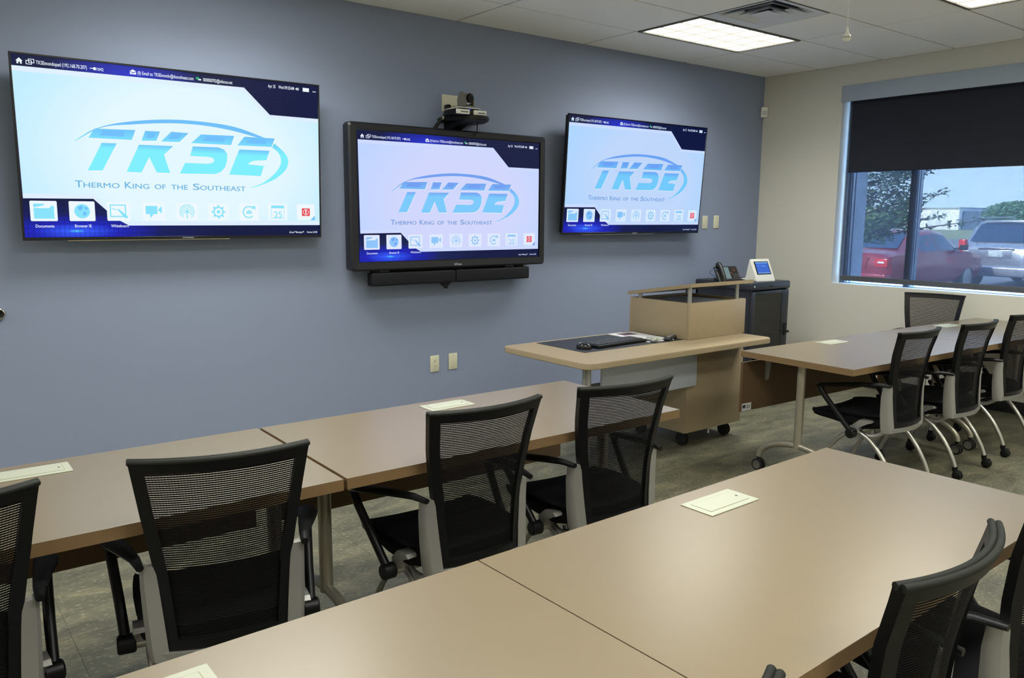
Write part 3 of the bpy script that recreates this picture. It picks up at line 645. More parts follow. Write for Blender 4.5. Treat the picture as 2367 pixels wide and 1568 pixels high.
# ------------------------------------------------------------------ equipment rack with phone and panel
RX0, RX1, RY0, RY1, RZ = -1.055, -.49, -.72, -.11, .968
r = thing('equipment_rack', ((RX0+RX1)/2, (RY0+RY1)/2, 0), 0, 'dark grey equipment rack cabinet with a glass door in the corner', 'cabinet')
hx, hy = (RX1-RX0)/2, (RY1-RY0)/2
m = MB(); m.box(-hx, -hx+.03, -hy+.012, hy, .05, RZ-.06).box(hx-.03, hx, -hy+.012, hy, .05, RZ-.06).box(-hx, hx, hy-.02, hy, .05, RZ-.06).box(-hx, hx, -hy+.012, hy, .05, .09); m.build('body', RACKM, r)
m = MB(); m.box(-hx-.012, hx+.012, -hy-.01, hy+.005, RZ-.07, RZ, .014, seg=3); m.build('top_cover', RACKM, r)
m = MB(); m.box(-.03, .03, -hy-.0125, -hy-.009, RZ-.042, RZ-.030, .002); m.build('badge', BLKM, r)
m = MB(); m.lathe([(0, -.0125), (.008, -.012), (.009, -.009)], (-hx+.035, -hy, RZ-.035), 'y', 12); m.build('screw', CHROME, r)
m = MB(); z0, z1 = .08, RZ-.078
for b in ((-hx+.006, -hx+.05, z0, z1), (hx-.105, hx-.006, z0, z1), (-hx+.05, hx-.105, z0, z0+.05), (-hx+.05, hx-.105, z1-.03, z1)): m.box(b[0], b[1], -hy-.008, -hy+.012, b[2], b[3], .002)
d = m.build('door', RACKM, r)
m = MB(); m.box(-hx+.05, hx-.105, -hy-.004, -hy+.002, z0+.05, z1-.03); m.build('glass', MatGlass('rack_smoked_glass', (.25, .27, .3, 1), .9), d)
m = MB(); m.box(hx-.062, hx-.036, -hy-.022, -hy-.008, .47, .58, .004).box(hx-.056, hx-.030, -hy-.05, -hy-.02, .495, .515, .004); m.build('latch_handle', BLKM, d)
for i in range(6):
    z = .14+i*.115
    m = MB(); m.box(-hx+.055, hx-.11, -hy+.06, hy-.08, z, z+.085, .004); o = m.build('rack_device', pm('rack_device_face', srgb(40, 42, 46), .45), r)
    m = MB(); m.box(-hx+.075, hx-.15, -hy+.0575, -hy+.0605, z+.055, z+.066); m.build('label_strip', pm('device_strip', srgb(96, 98, 100), .5), o)
m = MB(); m.lathe([(0, -.004), (.004, -.003), (.005, 0)], (.1, -hy+.058, .55), 'y', 10); m.build('status_light', em('led_blue', (.02, .05, 1, 1), 1.2), r)
for sx_ in (-1, 1):
    for sy_ in (-1, 1):
        m = MB(); m.lathe([(.022, 0), (.022, .05)], (sx_*(hx-.05), sy_*(hy-.05), 0), 'z', 12); m.build('foot', BLKM, r)
# desk phone
PH = pm('phone_plastic', srgb(36, 35, 34), .4)
r = thing('desk_phone', (-.99, -.42, RZ), math.radians(-20), 'black desk phone with handset and pale screen on the rack cabinet', 'phone')
Mt = Matrix.Translation((0, .0, .03)) @ Matrix.Rotation(math.radians(52), 4, 'X')
m = MB(); m.box(-.10, .10, -.085, .085, 0, .022, .006); m.build('base', PH, r)
m = MB(); m.box(-.115, .115, -.07, .115, -.012, .016, .008, M=Mt); m.build('face', PH, r)
m = MB(); m.prism([(0, .012), (.08, .012), (.08, .085), (.058, .082)], 'x', -.05, .05); m.build('stand', PH, r)
m = MB(); m.box(-.045, .02, -.035, .10, .0155, .0175, M=Mt); m.build('display', em('phone_lcd', srgb(150, 178, 180), .55), r)
m = MB()
for i in range(3):
    for j in range(4): m.box(.045+i*.021, .06+i*.021, -.05+j*.02, -.037+j*.02, .0155, .019, .001, M=Mt, seg=1)
m.build('keypad', pm('phone_key', srgb(70, 70, 72), .5), r)
m = MB(); m.box(.03, .042, .035, .043, .0155, .019, M=Mt).box(.066, .078, .06, .068, .0155, .019, M=Mt); tag(m.build('lit_key', pm('phone_red_key', srgb(190, 60, 50), .4), r), 'red keys')
m = MB(); pts = bez([(-.083, -.075, .030), (-.083, -.05, .052), (-.083, 0, .060), (-.083, .06, .060), (-.083, .10, .052), (-.083, .12, .030)], 5)
m.tube([Mt @ Vector(p) for p in pts], [.024, .026, .022, .019, .018, .018, .017, .017, .017, .017, .017, .017, .017, .017, .018, .018, .018, .019, .02, .022, .024, .026, .026, .026, .025, .024][:len(pts)], 12); m.build('handset', PH, r)
m = MB(); m.tube(bez([(-.10, .02, .03), (-.16, .03, .06), (-.175, .03, .09), (-.13, .02, .10), (-.1, .02, .10)], 5), .0035, 6); tag(m.build('cord', pm('phone_blue_cord', srgb(60, 84, 130), .5), r), 'blue cord')
# touch panel
r = thing('control_panel', (-.735, -.58, RZ), math.radians(-12), 'white wedge-shaped control panel with a blue screen on the rack cabinet', 'touch panel')
m = MB(); m.prism([(-.075, 0), (.085, 0), (.075, .03), (.035, .19), (.02, .196), (-.075, .012)], 'x', -.11, .11, .005); m.build('body', WHITEP, r)
ang = math.atan2(.184, .095)
Mp = Matrix.Translation((0, -.0275, .104)) @ Matrix.Rotation(ang, 4, 'X')
m = MB(); m.box(-.082, .082, -.05, .078, -.002, .0035, .001, M=Mp); m.build('screen_frame', BLK, r)
m = MB(); m.box(-.072, .072, -.042, .070, .003, .0042, M=Mp); s = m.build('screen', em('panel_blue', srgb(66, 112, 215), .9), r)
m = MB(); m.box(-.072, .072, .058, .070, .0042, .0046, M=Mp).box(-.072, .072, -.042, -.033, .0042, .0046, M=Mp); m.build('menu_bar', em('panel_pale', srgb(130, 175, 235), .9), s)
m = MB(); m.box(-.05, -.044, .03, .036, .0042, .0046, M=Mp).box(-.02, -.012, .03, .034, .0042, .0046, M=Mp).box(.0, .03, .028, .032, .0042, .0046, M=Mp); m.build('menu_mark', em('panel_mark', srgb(170, 200, 240), .9), s)
r = thing('white_cable', (-.85, -.45, RZ), 0, 'white cable running across the rack top to the control panel', 'cable')
m = MB(); m.tube(bez([(-.03, .08, .006), (-.02, 0, .012), (.04, -.02, .014), (.085, .0, .016), (.11, .02, .02)], 6), .005, 8); m.build('cord', WHITEP, r)
m = MB(); m.box(.02, .06, -.028, -.012, .008, .022, .003); m.build('plug', WHITEP, r)

# ------------------------------------------------------------------ podium desk
PX0, PX1, PY0, PY1 = -2.912, -2.318, -1.583, -1.048
r = thing('podium_desk', (-2.615, -1.3, 0), 0, 'beech presenter podium with side desk, raised box and sloping ledge', 'podium')
ox, oy = 2.615, 1.3
def pb(m, x0, x1, y0, y1, z0, z1, bev=0): m.box(x0+ox, x1+ox, y0+oy, y1+oy, z0, z1, bev)
m = MB(); pb(m, PX0, PX1, PY0, PY1, .108, .705, .002); m.build('cabinet', LAMP, r)
m = MB(); t = .02
for b in ((PX0, PX1, PY0, PY0+t), (PX0, PX1, PY1-t, PY1), (PX0, PX0+t, PY0+t, PY1-t), (PX1-t, PX1, PY0+t, PY1-t)): pb(m, *b, .7405, .982, .002)
m.build('upper_box', LAMP, r)
m = MB(); pb(m, PX0+t, PX1-t, PY0+t, PY1-t, .955, .966); m.build('box_floor', pm('podium_inner', srgb(168, 174, 186), .25, 0), r)
# worktop with rounded corners
m = MB(); m.prism([(x+ox, y+oy) for x, y in rrect(-4.055, -2.345, -1.845, -1.05, .07, 6)], 'z', .705, .7395, .004); m.build('worktop', LAMP, r)
m = MB(); m.prism([(x+ox, y+oy) for x, y in rrect(-3.80, PX0-.004, -1.545, -1.09, .012, 3)], 'z', .739, .7412); m.build('desk_mat', pm('black_desk_mat', srgb(38, 40, 48), .5, noise=.15, nscale=80), r)
# sloping ledge and posts
sl = (1.108-1.022)/.535
def zled(y): return 1.085-(y+1.583)*sl
m = MB(); m.band([[(x+ox, -1.60+oy, zled(-1.60)+dz) for x, dz in ((-2.925, 0), (-2.268, 0), (-2.268, .024), (-2.925, .024))], [(x+ox, -1.04+oy, zled(-1.04)+dz) for x, dz in ((-2.925, 0), (-2.268, 0), (-2.268, .024), (-2.925, .024))]], smooth=False); m.build('reading_ledge', LAMP, r)
for x, y in ((-2.895, -1.565), (-2.40, -1.565), (-2.895, -1.13), (-2.40, -1.13)):
    m = MB(); m.lathe([(.0135, .982), (.0135, zled(y))], (x+ox, y+oy, 0), 'z', 16); m.build('post', SILVER, r)
m = MB(); pb(m, -3.72, -2.850, -1.612, -1.598, .435, .69, .002); m.build('modesty_panel', FROST, r)
for x in (-3.5, -3.0):
    m = MB(); pb(m, x-.015, x+.015, -1.60, -1.585, .64, .706, .002); m.build('panel_clip', SILVER, r)
m = MB(); m.lathe([(.0255, .03), (.0255, .706)], (-3.965+ox, -1.74+oy, 0), 'z', 20); m.build('desk_column', SILVER, r)
m = MB(); m.lathe([(0, .034), (.13, .03), (.15, .016), (.15, .0)], (-3.965+ox, -1.74+oy, 0), 'z', 28); m.build('column_foot', SILVER, r)
def caster_black(parent, x, y, rad=.032, ztop=.108):
    m = MB()
    for dx in (-.016, .006): m.lathe([(0, dx), (rad*.8, dx), (rad, dx+.003), (rad, dx+.009), (rad*.8, dx+.011), (0, dx+.011)], (x, y, rad), 'x', 20)
    m.box(x-.014, x+.014, y-.02, y+.03, rad+.01, ztop-.006, .005).lathe([(.01, ztop-.01), (.01, ztop)], (x, y+.015, 0), 'z', 10)
    return m.build('caster', BLKM, parent)
for x, y in ((-2.84, -1.50), (-2.39, -1.50), (-2.84, -1.12), (-2.39, -1.12)): caster_black(r, x+ox, y+oy, .045)
m = MB(); m.lathe([(0, .05), (.008, .055), (.006, .085), (.003, .108)], (-2.60+ox, -1.53+oy, 0), 'z', 10); tag(m.build('pull_tab', WHITEP, r), 'small white tab')
DZ = .7412
r = thing('keyboard', (-3.42, -1.41, DZ), math.radians(3), 'black keyboard on the dark desk mat of the podium', 'keyboard')
m = MB(); m.box(-.225, .225, -.075, .075, 0, .02, .006); m.build('case', BLK, r)
m = MB()
for j in range(5):
    for i in range(18): m.box(-.212+i*.0237, -.193+i*.0237, -.055+j*.024, -.036+j*.024, .0195, .025, .002, seg=1)
tag(m.build('keys', pm('key_caps', srgb(54, 58, 66), .4), r), kind='stuff')
r = thing('computer_mouse', (-3.71, -1.44, DZ), math.radians(25), 'small black mouse with shiny top beside the keyboard', 'mouse')
m = MB(); m.band([[(.03*c*math.cos(2*PI*k/14), .05*c*math.sin(2*PI*k/14), z) for k in range(14)] for c, z in ((.95, 0), (1, .01), (.92, .024), (.65, .033), (.1, .036))]); m.build('shell', pm('mouse_gloss', srgb(24, 24, 26), .12), r)
m = MB(); m.box(-.003, .003, .015, .035, .032, .038, .001); m.build('wheel', CHROME, r)
r = thing('paper_folder', (-3.075, -1.31, DZ), math.radians(-4), 'white printed brochure lying on the podium desk', 'brochure')
m = MB(); m.box(-.11, .11, -.20, .20, 0, .006, .001, seg=1); m.build('cover', pm('white_paper', srgb(232, 232, 234), .5), r)
m = MB(); m.box(-.07, .05, .08, .17, .006, .0068); m.build('photo_print', pm('print_photo', srgb(96, 70, 84), .5, noise=.5, nscale=60), r)
r = thing('key_bunch', (-3.10, -1.475, DZ), math.radians(10), 'chrome and cream clip-on pieces lying at the front of the brochure', 'stationery')
m = MB(); m.box(-.08, -.02, -.035, .035, .007, .022, .006); m.build('cream_block', CREAM, r)
m = MB(); m.box(-.095, -.075, -.036, .036, .004, .02, .004).box(-.066, -.056, -.037, .037, .018, .025, .003); m.build('chrome_clip', CHROME, r)
m = MB(); m.box(-.02, .06, -.03, .03, .006, .016, .004); m.build('pale_block', pm('pale_grey_plastic', srgb(190, 196, 186), .4), r)
r = thing('remote_control', (-2.985, -1.492, DZ), math.radians(-65), 'dark remote control lying near the podium box', 'remote')
m = MB(); m.box(-.022, .022, -.085, .085, .0, .022, .008, seg=3); m.build('case', pm('remote_dark', srgb(34, 36, 44), .3), r)
m = MB()
for j in range(6): m.box(-.012, .012, -.06+j*.02, -.048+j*.02, .0215, .0245, .001, seg=1)
m.build('buttons', pm('remote_key', srgb(120, 124, 130), .4), r)

# ------------------------------------------------------------------ training tables
TZ, TD, TL = .737, .742, 1.5260
def caster_chrome(parent, x, y):
    rad = .036
    m = MB()
    for dx in (-.022, .008): m.lathe([(rad*.75, dx), (rad, dx+.002), (rad, dx+.012), (rad*.75, dx+.014)], (x, y, rad), 'x', 22)
    m.box(x-.007, x+.007, y-.012, y+.012, rad, .092, .003); o = m.build('caster', BLKM, parent)
    for dx in (-.0235, .0205):
        m = MB(); m.lathe([(0, dx), (rad*.74, dx), (rad*.74, dx+.003), (0, dx+.003)], (x, y, rad), 'x', 20); tag(m.build('wheel_disc', CHROME, o), 'bright wheel disc')
def table_mesh(L, sticker=False):
    r = thing('training_table')
    m = MB(); m.box(0, L, -TD, 0, TZ-.036, TZ-.002); m.build('edge_band', EDGE, r)
    m = MB(); m.box(0, L, -TD, 0, TZ-.002, TZ, .0006, seg=1); m.build('tabletop', LAM, r)
    m = MB(); m.box(.02, L-.02, -.004, .014, .352, .662, .0015); m.build('modesty_panel', PANEL, r)
    for x in (.25, L-.25):
        m = MB(); m.prism([(-.004, TZ-.037), (-.004, .53), (-.012, .53), (-.03, TZ-.045), (-.06, TZ-.037)], 'x', x-.014, x+.014); m.lathe([(0, -.013), (.008, -.013), (.008, -.011)], (x, 0, .555), 'y', 10); m.build('bracket', SILVER, r)
    if sticker:
        m = MB(); m.box(.026, .115, -.0048, -.0042, .354, .402); s = m.build('sticker', pm('white_sticker', srgb(216, 220, 222), .5), r)
        m = MB(); m.box(.032, .06, -.0052, -.0047, .372, .392); m.box(.068, .105, -.0052, -.0047, .380, .384).box(.068, .10, -.0052, -.0047, .370, .373); m.build('print', pm('sticker_print', srgb(50, 56, 66), .5), s)
    for x in (.085, L-.085):
        m = MB(); m.lathe([(.024, .2), (.024, TZ-.036)], (x, -TD/2, 0), 'z', 20); m.box(x-.04, x+.04, -TD/2-.2, -TD/2+.2, TZ-.044, TZ-.036); lg = m.build('leg', CHAMP, r)
        m = MB(); a = .265
        pts = [(x, -TD/2+a*math.sin(t), .088+.125*math.cos(t)) for t in [(-PI/2)+PI*k/22 for k in range(23)]]
        m.tube(pts, .0195, 12); m.build('arched_foot', CHAMP, lg)
        for sg in (-1, 1): caster_chrome(r, x, -TD/2+sg*a)
    return r
def power_box(loc, rz, label):
    r = thing('table_power_box', loc, rz, label, 'power box', 'cream power boxes set in the tabletops')
    m = MB(); m.box(-.108, .108, -.055, .055, 0, .003, .001, seg=1); m.build('flange', CREAM, r)
    m = MB(); m.box(-.088, .088, -.036, .036, .003, .0034); m.build('lid_gap', pm('cream_shadow', srgb(150, 150, 120), .6), r)
    m = MB(); m.box(-.086, .086, -.034, .034, .003, .0045, .0008, seg=1); m.build('lid', CREAM, r)
    m = MB(); m.box(.072, .077, -.004, .004, .0045, .005); m.build('finger_notch', GAP, r)
t_proto = table_mesh(TL); used = False
def put_table(cx, cy, rot, u0, L, label, box_label, proto=None):
    """cx,cy: far right/left reference corner of the row; u0 = start along the row"""
    global used
    if proto is None:
        o = t_proto if not used else copy_tree(t_proto); used = True
    else: o = proto
    c, s = math.cos(rot), math.sin(rot)
    o.location = (cx+u0*c, cy+u0*s, 0); o.rotation_euler = (0, 0, rot); tag(o, label, 'table', 'training tables in two rows')
    a, b = u0+L/2+.008, -.112
    power_box((cx+a*c-b*s, cy+a*s+b*c, TZ), rot, box_label)
AB, AR, AF = -.0091, -.0437, .0166
put_table(-4.4222, -2.0647, AB, -TL, TL, 'beech training table by the blue wall, its right end free near the podium', 'cream power box in the table nearest the podium desk end')
put_table(-4.4222, -2.0647, AB, -2*TL-.012, TL, 'beech training table by the blue wall at the left edge, under three chairs', 'cream power box cut by the left frame edge, in the table by the blue wall')
put_table(-2.9553, -2.0287, AR, 0, TL, 'beech training table at right whose free end is near the podium', 'cream power box in the right table beside the podium')
put_table(-2.9553, -2.0287, AR, TL+.006, 1.405, 'beech training table pushed against the window wall', 'cream power box in the table under the window', table_mesh(1.405))
put_table(-4.45, -3.4928, AF, -TL, TL, 'big foreground beech table at right, empty but for its power box', 'cream power box in the right foreground table')
put_table(-4.45, -3.4928, AF, -2*TL-.003, TL, 'foreground beech table at bottom left, cut by the lower frame edge', 'cream power box at the bottom left, cut by the lower frame edge')
ot = [o for o in bpy.data.objects if o.name.startswith('training_table') and abs(o.location.x+2.9553) < .01][0]
m = MB(); m.box(.026, .115, -.0052, -.0042, .354, .402); s = m.build('sticker', pm('white_sticker', srgb(216, 220, 222), .5), ot)
m = MB(); m.box(.032, .06, -.0056, -.0051, .372, .392).box(.068, .105, -.0056, -.0051, .380, .384).box(.068, .10, -.0056, -.0051, .370, .373); m.build('print', pm('sticker_print', srgb(50, 56, 66), .5), s)

# ------------------------------------------------------------------ mesh-back nesting chairs
def bw(z):      # half width of the back at height z
    P = ((.355, .166), (.378, .168), (.45, .174), (.60, .188), (.75, .213), (.905, .2345))
    for (a, x), (b, y) in zip(P, P[1:]):
        if z <= b: return x+(y-x)*(z-a)/(b-a)
    return P[-1][1]
def by(z, u):   # depth of the back surface; edges wrap forward
    P = ((.355, -.203), (.378, -.202), (.45, -.198), (.55, -.198), (.66, -.208), (.78, -.230), (.905, -.268)); y = P[-1][1]
    for (a, x), (b, c) in zip(P, P[1:]):
        if z <= b: y = x+(c-x)*(z-a)/(b-a); break
    return y+(.028+.024*(z-.355)/.55)*u*u
def bp(z, u, off=0): return (bw(z)*u, by(z, u)+off, z)
def make_chair():
    r = thing('mesh_chair')
    n0 = set(bpy.data.objects)
    N = 12; zs = [.378+.527*k/22 for k in range(23)]
    # frame: two wide side bands, top and bottom rails, one solid ring
    m = MB(); th = .011; wb = lambda z: 1-.034/bw(z)
    for sg in (-1, 1):
        m.band([[bp(z, sg, -th), bp(z, sg, th), bp(z, sg*wb(z), th), bp(z, sg*wb(z), -th)] for z in zs])
    for za, zb in ((.873, .905), (.378, .402)):
        us = [-1+2*k/16 for k in range(17)]
        m.band([[bp(za, u, -th), bp(zb, u, -th*1.1), bp(zb, u, th*1.1), bp(za, u, th)] for u in us])
    m.build('back_frame', BLK, r)
    m = MB(); m.tube([bp(.905, -1+2*k/24, -.006) for k in range(25)], .0075, 12).tube([bp(.905, -1+2*k/24, .008) for k in range(25)], .0075, 12); tag(m.build('top_piping', pm('piping_fabric', srgb(24, 27, 22), .6, 0, .3), r), 'ribbed piping along the top')
    # mesh: horizontal strands, real strips with gaps
    m = MB(); z = .400
    while z < .876:
        us = [(-1+2*k/N)*wb(z)*1.01 for k in range(N+1)]
        m.band([[bp(z, u), bp(z+.0043, u)] for u in us], closed_ring=False, caps=False); z += .0062
    for k in range(-24, 25):
        u = k/25; zz_ = [.40+.475*i/8 for i in range(9)]
        m.band([[(bp(q, u*wb(q))[0]-.0004, bp(q, u*wb(q))[1]-.0006, q), (bp(q, u*wb(q))[0]+.0004, bp(q, u*wb(q))[1]-.0006, q)] for q in zz_], closed_ring=False, caps=False)
    tag(m.build('back_mesh', MESHF, r), kind='stuff')
    # silver uprights and lower bar
    for sg in (-1, 1):
        m = MB(); secs = []
        for z, wx, dy in ((.352, .050, .030), (.38, .054, .032), (.46, .052, .030), (.55, .047, .026), (.612, .040, .022)):
            x0 = bw(max(z, .355))-.006; y = by(max(z, .355), 1); a = sg
            secs.append([(a*x0, y-dy*.55, z), (a*(x0+wx*.75), y-dy*.35, z), (a*(x0+wx), y+dy*.2, z), (a*(x0+wx), y+dy*1.1, z), (a*(x0+wx*.8), y+dy*1.2, z), (a*(x0+.004), y+dy*.3, z)])
        m.band(secs); m.build('upright', SILVER, r)
        m = MB(); xs_ = sg*(bw(.36)+.022)
        m.tube(bez([(xs_, -.165, .362), (xs_, -.10, .322), (sg*.19, -.04, .318), (sg*.185, .0, .33)], 4), .016, 10, sy=.8)
        m.build('side_bracket', SILVER, r)
        m = MB(); m.band([[(sg*x, y, z) for x, y, z in q] for q in ([(.195, -.016, .335), (.243, -.016, .335), (.243, .016, .335), (.195, .016, .335)], [(.20, -.03, .365), (.250, -.034, .365), (.250, .010, .372), (.20, .010, .372)], [(.205, -.075, .395), (.251, -.085, .395), (.251, -.035, .410), (.205, -.035, .410)], [(.21, -.10, .402), (.250, -.105, .402), (.250, -.09, .412), (.21, -.09, .412)])]); m.build('seat_bracket', SILVER, r)
    m = MB(); us = [-1.1+2.2*k/14 for k in range(15)]
    m.band([[bp(.375, u, -.016)[:2]+(.352,), bp(.375, u, -.02)[:2]+(.375,), bp(.375, u, .012)[:2]+(.377,), bp(.375, u, .012)[:2]+(.354,)] for u in us]); m.build('lower_bar', SILVER, r)
    m = MB(); m.tube([(-.245, 0, .33), (.245, 0, .33)], .0175, 14); m.build('axle', TUBE, r)
    for sg in (-1, 1):
        m = MB(); m.lathe([(0, -.026), (.022, -.026), (.027, -.021), (.027, .021), (.022, .026), (0, .026)], (sg*.27, 0, .33), 'x', 18)
        m.tube([(sg*.272, .004, .34), (sg*.285, .085, .43), (sg*.300, .165, .525), (sg*.303, .190, .566)], [.0155, .0155, .016, .017], 10)
        secs = []
        for t, (x, y, z, wd, tk) in enumerate(((.222, -.185, .616, .011, .009), (.234, -.12, .617, .016, .011), (.256, -.04, .610, .024, .013), (.280, .05, .598, .031, .013), (.295, .12, .587, .033, .013), (.301, .175, .578, .029, .014), (.302, .202, .570, .020, .012))):
            secs.append([(sg*x+wd*math.cos(2*PI*k/10), y, z+tk*math.sin(2*PI*k/10)) for k in range(10)])
        m.band(secs); m.build('armrest', BLK, r)
    # seat: padded sling with rounded waterfall nose
    prof = [(-.152, .388, .72), (-.135, .366, .80), (-.06, .352, .95), (.06, .358, .98), (.16, .370, .98), (.225, .374, .98), (.256, .379, .97), (.270, .394, .95), (.264, .412, .96), (.225, .430, .985), (.15, .442, 1), (.06, .446, 1), (-.06, .440, .97), (-.13, .436, .80), (-.150, .426, .73)]
    m = MB(); secs = []
    for u in (-1, -.992, -.97, -.93, -.85, -.7, -.4, 0, .4, .7, .85, .93, .97, .992, 1):
        sq = {.93: .97, .97: .88, .992: .70, 1: .40}.get(abs(u), 1)
        secs.append([(u*.246*k, y, .423+(z-.423)*sq-(.010*(1-u*u)) + .004) for y, z, k in prof])
    m.band(secs); m.build('seat', FABRIC, r)
    m = MB(); m.box(-.16, .16, -.06, .14, .385, .397, .004).box(-.17, .17, -.018, .018, .34, .39, .004); m.build('seat_pan', BLKM, r)
    for sg in (-1, 1):
        for fr in (1, -1):
            pts = bez([(sg*.208, fr*.004, .332), (sg*.208, fr*.075, .298), (sg*.208, fr*.15, .222), (sg*.209, fr*.205, .135), (sg*.21, fr*.232, .072)], 5)
            m = MB(); m.tube(pts, .0125, 12); lg = m.build('leg', TUBE, r)
            m = MB(); y = fr*.238; rad = .026
            m.lathe([(.014, .048), (.016, .066), (.016, .074)], (sg*.21, fr*.232, 0), 'z', 12)
            for dx in (-.021, .004): m.lathe([(0, dx), (rad*.75, dx), (rad, dx+.004), (rad, dx+.012), (rad*.75, dx+.017), (0, dx+.017)], (sg*.21, y-.012, rad), 'x', 18)
            m.box(sg*.21-.017, sg*.21+.017, y-.03, y+.012, .03, .056, .006); m.build('caster', BLK, lg)
    K = Matrix.Diagonal((.955, 1, 1.022, 1))
    for o in set(bpy.data.objects)-n0: o.data.transform(K)
    return r
c_proto = make_chair(); c_used = False
def put_chair(x, y, deg, label):
    global c_used
    o = c_proto if not c_used else copy_tree(c_proto); c_used = True
    o.location = (x, y, 0); o.rotation_euler = (0, 0, math.radians(deg)); tag(o, label, 'chair', 'mesh-back chairs at the training tables')
put_chair(-6.323, -2.701, -12, 'black mesh chair with silver uprights, whole back seen, in front of the left table joint')
put_chair(-7.019, -2.694, 3, 'black mesh chair cut by the left frame edge')
put_chair(-5.497, -2.680, -1, 'black mesh chair at the left row, middle one before the podium end')
put_chair(-4.850, -2.703, -5, 'black mesh chair at the left row nearest the podium')
put_chair(-2.534, -2.675, 0, 'black mesh chair at the right row nearest the podium, turned sideways to view')
put_chair(-1.890, -2.722, 0, 'black mesh chair in the middle of the three at the right row')
put_chair(-1.150, -2.70, 0, 'black mesh chair at the right row cut by the right frame edge')
put_chair(-.515, -1.985, 102, 'black mesh chair facing the room, its back to the window wall')
put_chair(-5.507, -4.148, 3.5, 'black mesh chair at the foreground table with its curved top rail in full view')
put_chair(-4.88, -4.15, 0, 'black mesh chair at the foreground table cut by the right frame edge')
put_chair(-6.328, -4.185, 0, 'black mesh chair whose top corner alone shows at the bottom edge')

